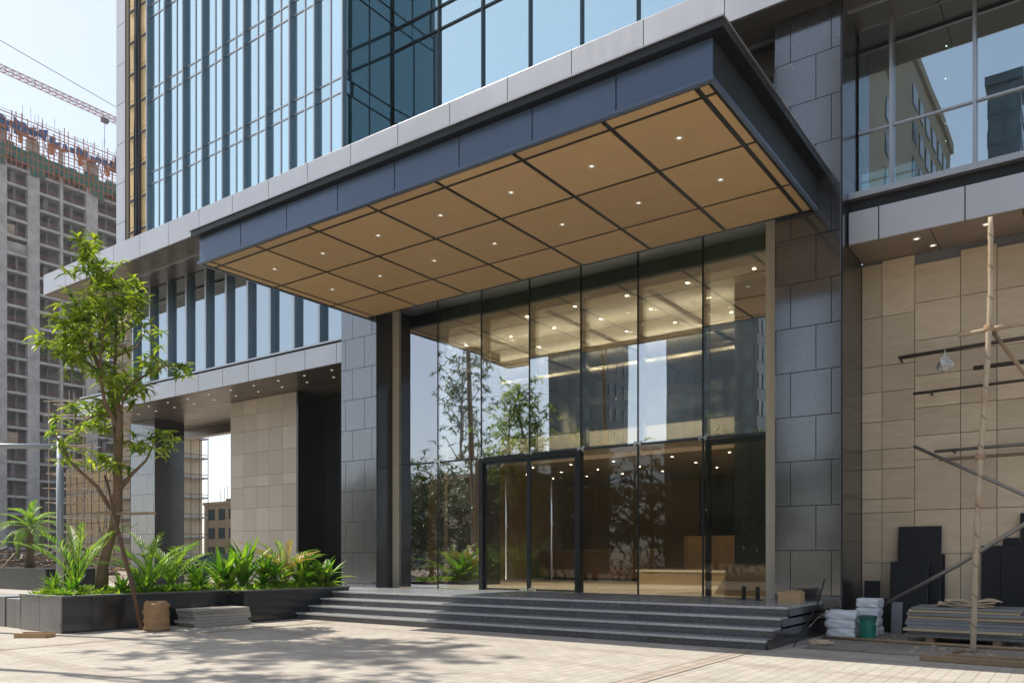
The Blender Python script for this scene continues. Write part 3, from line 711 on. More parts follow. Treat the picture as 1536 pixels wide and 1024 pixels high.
m = MB(); m.box(-17.6,-12.5,26.1,27.1,PZ+1.08,PZ+1.14); m.build('counter_top', M['ceil_dark'], t, bevel=.01)
m = MB(); m.box(-17.4,-12.7,26.3,26.95,PZ,PZ+.1); m.build('plinth', M['black'], t)
t = thing('lobby_bench', 'low pale stone bench at the back of the lobby', 'bench', (-9,23.5,PZ))
m = MB(); m.box(-11.8,-6.2,23.3,23.9,PZ,PZ+.40); m.build('bench_base', M['lobbywall'], t)
m = MB(); m.box(-11.85,-6.15,23.25,23.95,PZ+.40,PZ+.46); m.build('bench_top', M['cream'], t)
t = thing('packing_crate', 'large brown plywood crate standing in the dim lobby', 'crate', (-11.2,27.3,PZ))
m = MB(); m.box(-13.0+1.2,-9.4,26.9,27.8,PZ+.1,PZ+1.6); m.build('crate_body', M['ply'], t)
m = MB()
for x in (-11.75,-10.7,-9.5): m.box(x-.05,x+.05,26.87,26.898,PZ+.1,PZ+1.6)
for y in (27.05,27.6): m.box(-11.8,-9.4,y-.05,y+.05,PZ,PZ+.098)
m.build('crate_batten', M['timber'], t)
m = MB(); m.obox((-6.05,17.42,PZ+.33),(.62,0,0),(0,.012,0),(0,.03,.33)); m.build('plywood_sheet', M['ply'], tag=('plywood sheet leaning inside the glass beside the right granite pier','plywood'))
m = MB(); b0 = [(-7.0,17.6,PZ+.01),(-6.75,17.6,PZ+.01),(-6.72,17.62,PZ+.42),(-6.8,17.63,PZ+.36),(-6.95,17.62,PZ+.12)]
m.face(b0); m.face([(p[0],p[1]+.01,p[2]) for p in reversed(b0)])
for i in range(5): m.face([b0[i], (b0[i][0],b0[i][1]+.01,b0[i][2]), (b0[(i+1)%5][0],b0[(i+1)%5][1]+.01,b0[(i+1)%5][2]), b0[(i+1)%5]])
m.build('broken_board', M['cream_board'], tag=('broken pale board scrap leaning beside the plywood sheet behind the glass','board'))
for i, (x, y, l) in enumerate(((-5.72,15.95,'dark green steel stub post on a foot plate on the podium, left of two'),(-5.44,15.95,'dark green steel stub post on the podium next to the cardboard box, right of two'))):
    t = thing('stub_post', l, 'post', (x,y,PZ), group='stub posts on the podium')
    m = MB(); m.box(x-.035,x+.035,y-.035,y+.035,PZ+.012,PZ+.26); m.box(x-.028,x+.028,y-.028,y+.028,PZ+.26,PZ+.275); m.build('post', M['black'], t, bevel=.005)
    m = MB(); m.box(x-.13,x+.06,y-.06,y+.06,PZ,PZ+.012); m.build('foot_plate', M['dark_steel'], t)
# ------------------------------------------------------------------ planter
random.seed(21)
PL = thing('stone_planter', 'long L-shaped black granite planter full of tropical plants left of the steps', 'planter', (-16.5,11,0))
m = MB(); H = .74
m.box(-16.46,-16.40,7.73,11.5,0,H-.035); m.box(-15.86,-15.80,11.5,14.7,0,H-.035); m.box(-16.40,-15.86,11.5,11.56,0,H-.035); m.box(-18.2,-15.86,14.64,14.7,0,H-.035); m.box(-18.2,-18.14,7.73,14.64,0,H-.035)
m.build('planter_wall', M['planter'], PL, bevel=.005)
m = MB(); m.box(-18.14,-16.46,7.73,7.79,0,H-.035); m.build('end_panel', M['planter_grey'], PL, bevel=.005)
m = MB(); m.box(-16.60,-16.38,7.71,11.48,H-.034,H); m.box(-16.0,-15.78,11.48,14.72,H-.034,H); m.box(-16.60,-16.0,11.48,11.68,H-.034,H); m.box(-18.2,-16.60,7.71,7.9,H-.034,H); m.box(-18.22,-16.0,14.52,14.72,H-.034,H); m.build('coping', M['planter_grey'], PL, bevel=.005)
m = MB()
def soilz(x, y): return H-.10 + .05*math.sin(x*3.1)*math.sin(y*2.3)
nx, ny = 8, 30
for i in range(nx):
    for j in range(ny):
        q = []
        for a, b in ((0,0),(1,0),(1,1),(0,1)):
            x = -18.14+(i+a)*2.28/nx; y = 7.79+(j+b)*6.85/ny; q.append((x,y,soilz(x,y)))
        if q[1][0] > -16.45 and q[0][1] < 11.4: continue
        m.face(q)
m.build('soil', M['soil'], PL)
m = MB(); m.box(-18.6,-15.79,14.72,16.9,0,PZ-.001); m.box(-22,-17.86,14.9,17.45,0,PZ-.04); m.build('side_terrace', M['planter_grey'], tag=('low grey stone terrace behind the planter at the foot of the left pier','terrace'))
for i, (a, b, lab) in enumerate(((-19.0,-18.24,'worn grey granite kerb block touching the end of the planter'),(-20.3,-19.06,'worn grey granite kerb block farthest left at the edge of the photo'))):
    m = MB(); m.box(a,b,7.8,8.7,0,.62+.03*i); m.build('kerb_block', M['planter_grey'], bevel=.012, tag=(lab,'stone block'))

# ------------------------------------------------------------------ plants
def lance(mb, base, az, el, L, W, droop, seg=3, fold=.25, m=0):
    """a pointed leaf: starts at base, climbs at el, bends down by droop"""
    p = Vector(base); e = el; ca, sa = math.cos(az), math.sin(az); side = Vector((-sa, ca, 0)); rows = []
    for i in range(seg+1):
        t = i/seg; w = W*(math.sin(math.pi*min(1, .12+.88*t)**.8)) if i < seg else 0
        up = Vector((-ca*math.sin(e), -sa*math.sin(e), math.cos(e)))
        rows.append((p + side*w/2 + up*w*fold, p.copy(), p - side*w/2 + up*w*fold))
        p = p + Vector((ca*math.cos(e), sa*math.cos(e), math.sin(e)))*L/seg; e -= droop/seg
    b = len(mb.v)
    for r in rows: mb.v += list(r)
    for i in range(seg):
        for k in (0, 1):
            mb.f.append((b+i*3+k, b+i*3+k+1, b+(i+1)*3+k+1, b+(i+1)*3+k)); mb.m.append(m)
def frond(mb, base, az, el, L, droop, n=16, ll=.38, lw=.035, m=0):
    p = Vector(base); e = el; ca, sa = math.cos(az), math.sin(az); pts = []
    for i in range(n+1):
        pts.append((p.copy(), e)); p = p + Vector((ca*math.cos(e), sa*math.cos(e), math.sin(e)))*L/n; e -= droop/n
    mb.tube([q for q, _ in pts[::2]], [.012*(1-.8*i/len(pts[::2])) for i in range(len(pts[::2]))], 4, m)
    for i in range(2, n+1):
        q, e = pts[i]; t = i/n; l = ll*(math.sin(math.pi*(.15+.8*t))**.7)
        for s in (-1, 1): lance(mb, q, az + s*(1.05-.55*t)+ru(-.1,.1), e+.15+ru(-.1,.15), l, lw, .8, 2, .15, m)

def strap_plant(name, lab, x, y, h, n, w=.10, grp='tropical plants in the granite planter', mt='strap', z=None, spread=1.0):
    z = soilz(x,y) if z is None else z
    t = thing(name, lab, 'plant', (x,y,z), ru(0,6), grp, local=True)
    m = MB()
    for s in range(3):
        bx, by = ru(-.13,.13), ru(-.13,.13)
        for i in range(n//3):
            k = i/(n//3); lance(m, (bx,by,.08+.45*h*k*.5), i*2.4+s+ru(-.3,.3), R(80-50*spread*(1-k))+ru(-.12,.12), h*ru(.58,.85), w*ru(.9,1.3), ru(.4,1.1)*spread, 5, .22)
    m.build('foliage', M[mt], t, smooth=True)
    m = MB()
    for i in range(random.randint(2,6)): lance(m, (ru(-.1,.1),ru(-.1,.1),h*ru(.05,.3)), ru(0,6.28), ru(-.2,.9), h*ru(.4,.7), w*ru(.5,.9), ru(.8,1.8), 5, .3)
    m.build('dry_leaves', M['yellow'], t, smooth=True)
    m = MB()
    for s in range(3): m.tube([(0,0,-.05),(ru(-.1,.1),ru(-.1,.1),h*.3)], [.02,.014], 6)
    m.build('stem', M['bark'], t, smooth=True)
    return t
def palm_plant(name, lab, x, y, h, n, mt='palm', grp='tropical plants in the granite planter', z=None, ll=.34, sc=1):
    z = soilz(x,y) if z is None else z
    t = thing(name, lab, 'plant', (x,y,z), ru(0,6), grp, local=True)
    m = MB()
    for i in range(n): frond(m, (ru(-.05,.05),ru(-.05,.05),.15), i*2.4+ru(-.3,.3), R(ru(50,84)), h*ru(.8,1.1), ru(.8,1.5), 16, ll, .034)
    m.build('fronds', M[mt], t, smooth=True)
    m = MB(); m.tube([(0,0,-.05),(0,0,.2)], [.06,.05], 8); m.build('stem', M['bark'], t, smooth=True)
    return t
strap_plant('spiky_plant','small spiky plant at the front left corner of the granite planter',-17.5,8.0,.62,33,.05)
strap_plant('spiky_plant','small spiky plant just right of the grey steel pole in the planter',-17.05,8.35,.60,33,.05)
palm_plant('palm_plant','tall arching palm plant at the left of the curved tree trunk',-17.6,8.6,1.7,9)
strap_plant('spiky_plant','low dark spiky plant at the foot of the curved tree trunk',-16.85,9.1,.62,36,.055)
strap_plant('spiky_plant','low spiky plant behind the brown leaning stake',-16.8,9.6,.7,33,.055)
palm_plant('palm_plant','bright fan palm plant right of the brown leaning stake',-17.1,9.95,1.55,13)
palm_plant('palm_plant','palm plant with a long frond arching right in front of the black wing column',-17.3,10.6,1.5,10)
strap_plant('broad_leaf_plant','short broad-leafed plant left of the planter corner jog',-16.9,11.0,.85,27,.10)
strap_plant('broad_leaf_plant','upright broad-leafed plant above the planter corner jog',-16.9,11.7,1.25,30,.13,spread=.7)
strap_plant('broad_leaf_plant','tallest broad-leafed plant with upright blades before the travertine wall',-16.75,12.2,1.55,27,.13,spread=.55)
strap_plant('broad_leaf_plant','dark broad-leafed plant beside the yellowing palm',-16.5,12.75,1.1,30,.12)
palm_plant('yellow_palm_plant','yellowing palm plant near the right end of the planter',-16.7,13.3,1.5,9,'yellow')
palm_plant('palm_plant','green palm plant behind the yellowing palm',-17.1,13.7,1.5,9)
strap_plant('broad_leaf_plant','broad-leafed plant between the yellowing palm and the planter end',-16.4,13.75,1.15,30,.12)
strap_plant('broad_leaf_plant','last broad-leafed plant at the planter end by the steps',-16.25,14.25,1.05,30,.12,spread=1.1)
m = MB(); random.seed(5)
for i in range(1700):
    y = ru(7.85,14.5); x = ru(-18.0, -16.55 if y < 11.6 else -16.0)
    for k in range(6): lance(m, (x,y,soilz(x,y)), ru(0,6.28), ru(.2,1.3), ru(.14,.32), ru(.05,.085), ru(.5,1.4), 2, .2)
stuff(m.build('ground_cover', M['cover'], tag=('low leafy ground cover filling the granite planter','ground cover'), smooth=True))

# ------------------------------------------------------------------ main tree
def rosette(mb, c, d, n, L, W, m=0):
    c = Vector(c); az0 = ru(0, 6.28)
    for i in range(n):
        az = az0 + i*2*math.pi/n + ru(-.3,.3); lance(mb, c + Vector((ru(-.05,.05),ru(-.05,.05),ru(-.05,.05))), az, ru(-.5,.75), L*ru(.7,1.15), W*ru(.8,1.2), ru(.5,1.3), 3, .18, m)
RX, RY = math.cos(R(35.7)), math.sin(R(35.7))
def tp(u, v, dep=0):
    r = (u-155)*.01449
    return Vector((r*RX - dep*RY, r*RY + dep*RX, (835-v)*.01449+1.5-.66))
random.seed(31)
T = thing('planted_tree', 'slender leafy tree with a curved trunk growing in the granite planter', 'tree', (-17.5,9.1,.66), 0, None, local=True)
m = MB()
def limb(pts, r0, r1, n=8):
    P = [tp(*p) for p in pts]; m.tube(P, [r0+(r1-r0)*i/(len(P)-1) for i in range(len(P))], n)
limb([(152,893,0),(154,854,0),(160,828,0),(170,790,.03),(176,764,.03),(177,726,0),(177,700,0)], .125, .09, 12)
limb([(177,704,0),(184,659,-.1),(186,622,-.15),(181,595,-.2),(163,562,-.25),(146,529,-.2),(138,489,-.1),(134,453,0),(139,420,0),(143,385,.1)], .08, .016)
limb([(176,704,0),(169,659,.2),(163,622,.3),(154,582,.45),(158,526,.5),(159,456,.5),(156,420,.4)], .07, .014)
limb([(180,690,0),(180,650,.1),(176,610,-.5),(172,570,-.6),(175,520,-.6),(182,480,-.6)], .06, .014)
limb([(167,764,.05),(150,730,-.1),(116,696,-.2),(101,670,-.2),(88,645,-.2)], .05, .012)
limb([(181,734,0),(195,711,.1),(214,689,.2),(228,660,.2)], .05, .012)
limb([(181,595,-.2),(200,580,-.1),(219,559,.1),(245,545,.2),(270,545,.3)], .035, .008)
limb([(163,562,-.25),(140,548,-.6),(118,540,-.8),(95,520,-.8)], .035, .008)
limb([(146,529,-.2),(125,512,.2),(105,500,.4),(88,505,.5)], .03, .008)
limb([(163,622,.3),(140,618,.3),(115,625,.4),(98,635,.4)], .035, .008)
limb([(186,622,-.15),(205,600,-.5),(215,590,-.6)], .03, .008)
limb([(158,526,.5),(178,505,.9),(192,470,1.0)], .03, .008)
limb([(159,456,.5),(180,440,.5),(195,432,.3)], .022, .006)
m.build('trunk', M['bark'], T, smooth=True)
m = MB()
clus = [(143,383,0,22,5),(130,378,.1,12,3),(158,378,0,16,4),(140,402,0,20,6),(165,415,.2,22,7),(150,425,-.3,22,7),(182,432,.3,20,7),(197,440,.4,14,5),(140,448,0,24,9),(165,448,.6,24,9),(190,452,-.2,18,6),
 (120,470,.2,22,8),(135,478,-.4,24,9),(158,480,.3,24,8),(182,478,-.6,20,8),(198,470,.6,14,5),(95,500,.5,20,8),(112,500,-.4,24,9),(85,525,-.5,16,6),(105,525,-.8,22,9),(125,520,.3,24,9),(148,510,-.5,22,8),(172,512,-.6,22,7),(190,515,.5,20,6),(125,545,-.6,18,6),
 (150,550,-.6,24,8),(135,566,.4,20,7),(168,560,.6,20,6),(180,575,-.5,22,7),(205,588,-.6,20,7),(222,588,-.4,14,5),(190,600,-.2,16,5),(160,590,.5,18,5),(218,555,.1,14,3),(240,542,.2,14,3),(258,550,.3,12,3),(232,560,.1,12,2),(270,545,.3,8,2),
 (98,632,.4,20,7),(118,622,.4,20,7),(135,612,.3,20,6),(150,608,.6,18,5),(165,620,-.3,16,4),(140,640,.2,18,4),(182,700,-.3,16,6),(170,690,.3,14,4),(230,662,.2,20,8),(244,655,.2,12,4),(218,675,.1,14,5),(198,668,0,12,3),(92,655,-.2,14,3),(110,690,-.2,16,4),(98,672,-.2,14,3),(130,700,-.1,12,2)]
for (u, v, dep, r, n) in clus:
    if u < 122: u = u + (122-u)*.35
    for i in range(int(n*1.2)):
        q = tp(u + random.gauss(0, r*.42), v + random.gauss(0, r*.40), dep + random.gauss(0, .38)); rosette(m, q, None, random.randint(7,10), .31, .068)
m.build('crown', M['leaf'], T, smooth=True)
m = MB(); m.tube([(-15.93,9.1,0),(-16.3,9.07,1.05),(-16.8,9.05,2.1),(-17.22,9.02,3.25)], [.05,.045,.042,.035], 7)
t = m.build('tree_stake', M['stake'], smooth=True, tag=('dark brown wooden stake leaning from the pavement up to the planted tree','stake'))
m = MB(); m.bar((-17.3,8.8,2.42),(-16.5,9.75,2.45),.035,.05); m.build('stake_batten', M['timber'], tag=('short timber batten tied across the curved tree trunk','batten'))

# ------------------------------------------------------------------ clutter left
m = MB(); prof = []; n = 28; k = 15
random.seed(8); ph = [ru(0,6) for _ in range(k+1)]
base = len(m.v)
for i in range(k+1):
    z = .60*i/k; bulge = 1 + .045*math.sin(i*1.55)
    rr = .235*bulge*(1 if i < k-1 else (.93 if i == k-1 else .80))*(.93 if i == 0 else 1)
    for j in range(n):
        a = 2*math.pi*j/n; q = rr*(1+.035*math.sin(3*a+ph[i])+.02*math.sin(7*a+ph[i]*2)) / max(abs(math.cos(a))**3+abs(math.sin(a))**3, .6)**.25
        m.v.append(Vector((-15.55+q*math.cos(a)*1.12, 9.2+q*math.sin(a)*.9, z + (.012*math.sin(a*2+1)+.012*math.cos(a*3) if i >= k-1 else .012*math.sin(a*3+ph[i])))))
for i in range(k):
    for j in range(n): m.f.append((base+i*n+j, base+i*n+(j+1)%n, base+(i+1)*n+(j+1)%n, base+(i+1)*n+j)); m.m.append(0)
cb = len(m.v)
for j in range(n):
    v = m.v[base+k*n+j]; m.v.append(Vector((-15.55+(v.x+15.55)*.55, 9.2+(v.y-9.2)*.55, v.z-.07)))
for j in range(n): m.f.append((base+k*n+j, base+k*n+(j+1)%n, cb+(j+1)%n, cb+j)); m.m.append(0)
m.f.append(tuple(cb+j for j in range(n))); m.m.append(0); m.f.append(tuple(base+j for j in reversed(range(n)))); m.m.append(0)
m.build('burlap_sack', M['burlap'], smooth=True, tag=('brown burlap sack with folded creases standing before the granite planter','sack'))
random.seed(12)
zz = 0
for i in range(6):
    h = (.075,.065,.07,.06,.065,.05)[i]; dx, dy, a = ru(-.03,.03), ru(-.05,.05), ru(-.02,.02)
    lab = ('bottom','second from the bottom','third from the bottom','third from the top','second from the top','topmost')[i]
    m = MB(); m.obox((-15.82+dx,10.72+dy,zz+h/2),(.33*math.cos(a),.33*math.sin(a),0),(-.70*math.sin(a),.70*math.cos(a),0),(0,0,h/2-.002))
    m.build('stone_slab', M['paleslab'], bevel=.006, tag=('flat grey stone slab, %s in the low stack before the planter' % lab, 'slab', 'slabs stacked before the planter')); zz += h
t = thing('wooden_tray', 'small shallow wooden tray lying on the paving at far left', 'tray', (-16.1,7.1,0), R(35.7), local=True)
m = MB(); m.box(-.28,.28,-.13,.13,.0,.02); m.build('tray_base', M['timber'], t)
m = MB(); m.box(-.30,.30,-.155,-.13,0,.09); m.box(-.30,.30,.13,.155,0,.09); m.box(-.305,-.28,-.13,.13,0,.075); m.box(.28,.305,-.13,.13,0,.075); m.build('tray_rim', M['ply'], t)
t = thing('steel_pole', 'tall grey steel pole with a long horizontal arm rising behind the planter', 'pole', (-22.8,10.7,0))
m = MB(); m.tube([(-22.8,10.7,0),(-22.8,10.7,4.7)], .09, 14); m.lathe([(.11,4.7),(.10,4.74),(.02,4.78)], (-22.8,10.7,0), 14); m.lathe([(.2,0),(.2,.03),(.12,.05)], (-22.8,10.7,0), 14); m.build('shaft', M['lamp_post'], t, smooth=True)
m = MB(); m.tube([(-22.8,10.7,4.5),(-24.4,9.6,4.52),(-30.0,5.6,4.62)], [.075,.07,.06], 12); m.build('arm', M['lamp_post'], t, smooth=True)
# second planter with small palm
m = MB(); m.box(-52,-37.5,17.0,19.8,0,.92); m.box(-52,-37.4,16.9,19.9,.92,.97); m.build('garden_wall', M['black'], tag=('low dark stone garden wall in front of the small palm','wall'))
random.seed(4)
t = thing('small_palm', 'small feathery palm propped by three timber stakes at far left', 'palm tree', (-42.7,18.6,.97), 0, local=True)
m = MB()
for i in range(24): frond(m, (ru(-.08,.08),ru(-.08,.08),1.95), i*2.4, R(85-4.6*i)+ru(-.1,.1), ru(1.5,2.1), ru(.9,1.5), 20, .5, .05)
m.build('crown', M['palm'], t, smooth=True)
m = MB(); m.tube([(0,0,0),(.02,0,.6),(-.02,0,1.3),(0,0,2.05)], [.24,.19,.17,.2], 10); m.build('trunk', M['bark'], t, smooth=True)
for a in (.6, 2.7, 4.8):
    m = MB(); m.tube([(1.3*math.cos(a),1.3*math.sin(a),0),(.18*math.cos(a),.18*math.sin(a),1.3)], .045, 6); m.build('stake', M['timber'], t)

# ------------------------------------------------------------------ clutter right
random.seed(17)
zz = .12
labs = ['bottom dark grey slab of the pallet pile on two timber blocks','dark grey slab second from the bottom of the pallet pile','cream board lowest of the pale boards in the pallet pile','dark grey slab just above the lowest cream board in the pallet pile','thick grey slab at mid-height of the pallet pile','thin dark slab under the middle cream board of the pallet pile','cream board at mid-height of the pallet pile','dark slab under the top boards of the pallet pile','wide cream board near the top of the pallet pile','pale stone slab on top of the pallet pile']
hs = [.055,.05,.05,.055,.06,.045,.055,.06,.05,.035]; mt = [0,0,1,0,0,0,1,0,1,2]
for i in range(10):
    a = ru(-.025,.025); dx, dy = ru(-.05,.05), ru(-.05,.05); w = .88 - (.06 if i > 7 else 0); d = .56
    m = MB(); m.obox((-1.78+dx,16.0+dy,zz+hs[i]/2),(w*math.cos(a),w*math.sin(a),0),(-d*math.sin(a),d*math.cos(a),0),(0,0,hs[i]/2-.002))
    m.build('cream_board' if mt[i] == 1 else 'stone_slab', (M['greyslab'],M['cream_board'],M['greyslab'])[mt[i]], bevel=.005, tag=(labs[i], 'board' if mt[i] == 1 else 'slab', 'slabs and boards on the pallet pile')); zz += hs[i]
for x, l in ((-2.3,'left'),(-1.3,'right')):
    m = MB(); m.box(x-.06,x+.06,15.5,16.5,0,.118); m.build('timber_block', M['timber'], bevel=.006, tag=('timber bearer under the pallet pile of slabs, the %s one' % l, 'timber'))
for i in range(4):
    a = ru(-.25,.25); m = MB(); nx = 9
    P = [[(-1.85+ru(-.01,.01)+(-.42+.84*u/nx)*math.cos(a)-( -.22+.44*v/3)*math.sin(a)+i*.05, 15.95+(-.42+.84*u/nx)*math.sin(a)+(-.22+.44*v/3)*math.cos(a), zz+.012+i*.032+.012*math.sin(u*1.1+i*2)*(1+.5*v)) for v in range(4)] for u in range(nx+1)]
    for dz in (0, .016):
        for u in range(nx):
            for v in range(3):
                q = [P[u][v],P[u+1][v],P[u+1][v+1],P[u][v+1]]; q = [(p[0],p[1],p[2]+dz) for p in q]; m.face(q if dz else q[::-1])
    for v in (0, 3):
        for u in range(nx): m.face([P[u][v],P[u+1][v],(P[u+1][v][0],P[u+1][v][1],P[u+1][v][2]+.016),(P[u][v][0],P[u][v][1],P[u][v][2]+.016)])
    for u in (0, nx):
        for v in range(3): m.face([P[u][v],P[u][v+1],(P[u][v+1][0],P[u][v+1][1],P[u][v+1][2]+.016),(P[u][v][0],P[u][v][1],P[u][v][2]+.016)])
    m.build('cardboard_sheet', M['cream_board'], tag=('warped pale cardboard sheet, %s of the loose sheets on the pallet pile' % ('lowest','second','third','topmost')[i], 'cardboard'))
def leanslab(x0, x1, y, h, tilt, lab, mt='slabdark', th=.025):
    m = MB(); c = math.cos(tilt); s = math.sin(tilt)
    m.obox(((x0+x1)/2, y+h/2*s, h/2*c+.006), ((x1-x0)/2,0,0), (0,th/2*c,-th/2*s), (0,h/2*s,h/2*c)); m.m = [1,1,0,1,0,1]; m.build('granite_slab', [M[mt], M['sawn']], bevel=.005, tag=(lab,'slab','slabs leaning on the travertine wall'))
leanslab(-3.20,-2.42,17.55,2.12,R(7),'tallest black granite slab of the left leaning group')
leanslab(-2.55,-2.36,17.72,1.55,R(3),'narrow black granite slab peeking out right of the tallest left slab')
leanslab(-3.30,-2.62,17.36,1.42,R(8),'wide black granite slab leaning in front of the tallest left slab')
leanslab(-3.24,-3.04,17.24,.62,R(10),'short pale blue-grey stone strip leaning at the foot of the left slabs','greyslab')
leanslab(-3.80,-3.50,17.50,1.02,R(6),'small black granite slab beside the granite pier behind the white sacks')
leanslab(-3.49,-3.30,17.56,.66,R(6),'smallest black granite slab between the pier slab and the wide slab')
leanslab(-1.74,-1.42,17.55,1.72,R(6),'narrow black granite slab left in the right leaning group')
leanslab(-1.41,-.45,17.50,1.72,R(6),'wide black granite slab in front of the right leaning group')
leanslab(-1.40,-1.13,17.70,1.86,R(4),'black granite slab just showing above the wide right slab')
leanslab(-1.12,-.3,17.66,2.32,R(4),'tallest black granite slab at the right edge of the photo')
from mathutils import noise as _mn
def noise3(v): return _mn.noise(v)
def sack(x, y, z, w, d, h, lab, rz=0, grp='white sacks by the pier'):
    m = MB(); nu, nv = 40, 18; b = len(m.v)
    for j in range(nv+1):
        t = j/nv; zc = -math.cos(t*math.pi); r = math.sin(t*math.pi)**.2 if 0 < j < nv else .0
        for i in range(nu):
            a = 2*math.pi*i/nu; ca, sa = math.cos(a), math.sin(a); sq = 1/max(abs(ca), abs(sa))**.9
            wob = 1+.05*math.sin(3*a+z*9)+.03*math.sin(5*a+j+x*7)
            lx = ca*sq*r*w/2*wob*.95; ly = sa*sq*r*d/2*wob*.95; lz = h/2+zc*abs(zc)**-.4*h/2 if zc else h/2
            q_ = Vector((x*3+lx*9, y*3+ly*9, z*3+lz*14)); wr = noise3(q_)*.022+abs(noise3(q_*2.3))*.020; lx *= 1+wr*2.2; ly *= 1+wr*2.2; lz += wr*.5
            m.v.append(Vector((x+lx*math.cos(rz)-ly*math.sin(rz), y+lx*math.sin(rz)+ly*math.cos(rz), max(z+lz, z+.002))))
    for j in range(nv):
        for i in range(nu): m.f.append((b+j*nu+i, b+j*nu+(i+1)%nu, b+(j+1)*nu+(i+1)%nu, b+(j+1)*nu+i)); m.m.append(0)
    m.build('cement_sack', M['bag'], smooth=True, tag=(lab,'sack',grp))
for i, l in enumerate(('bottom','second from the bottom','third from the bottom')):
    sack(-3.80, 15.85, i*.165, .56, .42, .185, 'white plastic sack, %s of the stack by the granite pier' % l, ru(-.05,.05))
for i, l in enumerate(('bottom','second','third','topmost')):
    sack(-3.48, 16.55, i*.175, .42, .46, .195, 'white plastic sack, %s in the taller rear stack beside the pier' % l, ru(-.1,.1), 'white sacks in the rear stack')
t = thing('paint_bucket', 'green plastic bucket standing right of the white sacks', 'bucket', (-3.34,15.72,0))
m = MB(); c = (-3.34,15.72,0)
m.lathe([(.125,0),(.13,.02),(.142,.36),(.155,.37),(.155,.40),(.146,.40),(.135,.05),(0.01,.05)], c, 24, 0, True); m.build('pail', M['green'], t, smooth=False)
m = MB(); m.lathe([(.158,.385),(.158,.43),(.14,.44),(.01,.44)], c, 24); m.build('lid', M['net_green'], t)
m = MB(); m.tube([(c[0]+.16*math.cos(a), c[1]-.02-.05*math.sin(a), .36+.0-.13*math.sin(a)) for a in [math.pi*i/10 for i in range(11)]], .005, 6); m.build('handle', M['chrome'], t, smooth=True)
t = thing('cardboard_box', 'small open cardboard box on the podium beside the right granite pier', 'box', (-4.72,15.75,PZ))
x, y = -4.72, 15.75
m = MB(); m.box(x-.21,x+.21,y-.15,y-.143,PZ,PZ+.2); m.box(x-.21,x+.21,y+.143,y+.15,PZ,PZ+.2); m.box(x-.21,x-.203,y-.143,y+.143,PZ,PZ+.2); m.box(x+.203,x+.21,y-.143,y+.143,PZ,PZ+.2); m.box(x-.203,x+.203,y-.143,y+.143,PZ,PZ+.14); m.build('carton', M['card'], t)
m = MB(); m.obox((x-.28,y,PZ+.215),(.075,0,.012),(0,.14,0),(0,0,.003)); m.obox((x+.05,y-.08,PZ+.212),(.15,0,.006),(0,.07,.012),(0,0,.003)); m.obox((x+.02,y+.09,PZ+.207),(.17,0,-.004),(0,.06,.01),(0,0,.003)); m.build('flap', M['card'], t)
m = MB(); m.tube([(-4.02,13.55,.03),(-4.03,14.3,.34),(-4.08,15.2,.66),(-4.1,15.75,1.08)], .014, 6); m.build('steel_rod', M['black'], smooth=True, tag=('thin black rod leaning against the right end of the steps','rod'))
m = MB(); m.tube([(-3.98,14.3,.30),(-4.0,14.9,.42),(-3.97,15.5,.50),(-4.0,16.2,.62)], .007, 6); m.build('cable', M['tube'], smooth=True, tag=('thin loose cable along the right cheek of the steps','cable'))
m = MB()
for i in range(7): m.obox((-3.75+ru(-.18,.18),14.3+ru(-.09,.09),.035+ru(0,.04)),(ru(.04,.1),ru(-.02,.02),ru(-.02,.02)),(ru(-.02,.02),ru(.03,.06),0),(0,0,ru(.015,.03)))
m.build('rubble_heap', M['cream_board'], bevel=.006, tag=('little heap of broken stone on the ground by the steps','rubble'))
random.seed(44)
def pole(pts, r0, r1, mt, name, lab, cat, knots=False):
    P = [Vector(p) for p in pts]; m = MB()
    if knots:
        Q = []; rad = []
        for i in range(len(P)-1):
            n = max(2, int((P[i+1]-P[i]).length/.12))
            for k in range(n): Q.append(P[i].lerp(P[i+1], k/n))
        Q.append(P[-1]); N = len(Q)
        rad = [(r0+(r1-r0)*i/(N-1))*(1.22 if i % 4 == 0 else 1) for i in range(N)]; m.tube(Q, rad, 10)
    else: m.tube(P, [r0+(r1-r0)*i/(len(P)-1) for i in range(len(P))], 10)
    return m.build(name, M[mt], smooth=True, tag=(lab,cat)) if lab else m
BS = thing('bamboo_scaffold', 'rough bamboo scaffold with one tall bent pole before the travertine wall', 'scaffold', (-1.5,14.5,0))
for pts, r0, r1 in (([(-1.54,14.5,0),(-1.50,14.5,1.5),(-1.44,14.5,3.0),(-1.34,14.5,4.6),(-1.30,14.5,5.6),(-1.30,14.5,6.75)], .043, .036),
                    ([(-1.75,14.6,5.02),(-.2,14.6,5.10),(2.5,14.6,5.2)], .034, .034)):
    m = pole(pts, r0, r1, 'bamboo', '', '', '', True); m.build('bamboo_pole', M['bamboo'], BS, smooth=True)
m = MB()
for z in (5.04, 3.05): m.lathe([(.062,-.05),(.075,-.02),(.07,.03),(.06,.06)], (-1.33 if z > 4 else -1.44,14.52,z), 10)
m.build('lashing', M['timber'], BS)
m = MB(); m.tube([(-1.28,14.62,5.0),(-.2,14.62,3.2),(.6,14.62,1.8)], .03, 8); m.build('brace', M['timber'], BS, smooth=True)
pole([(-3.12,17.55,5.45),(2.4,17.5,5.62)], .038, .034, 'rust', 'steel_tube', 'dark rusty tube along the travertine wall, the one the plastic bag hangs from', 'tube')
pole([(-2.90,17.62,4.72),(2.4,17.6,4.82)], .028, .028, 'rust', 'steel_tube', 'thin rusty tube low on the wall under the tube holding the plastic bag', 'tube')
pole([(-1.85,17.5,5.06),(2.4,17.5,5.12)], .042, .042, 'rust', 'steel_tube', 'thick short dark tube between the two long rusty tubes on the wall', 'tube')
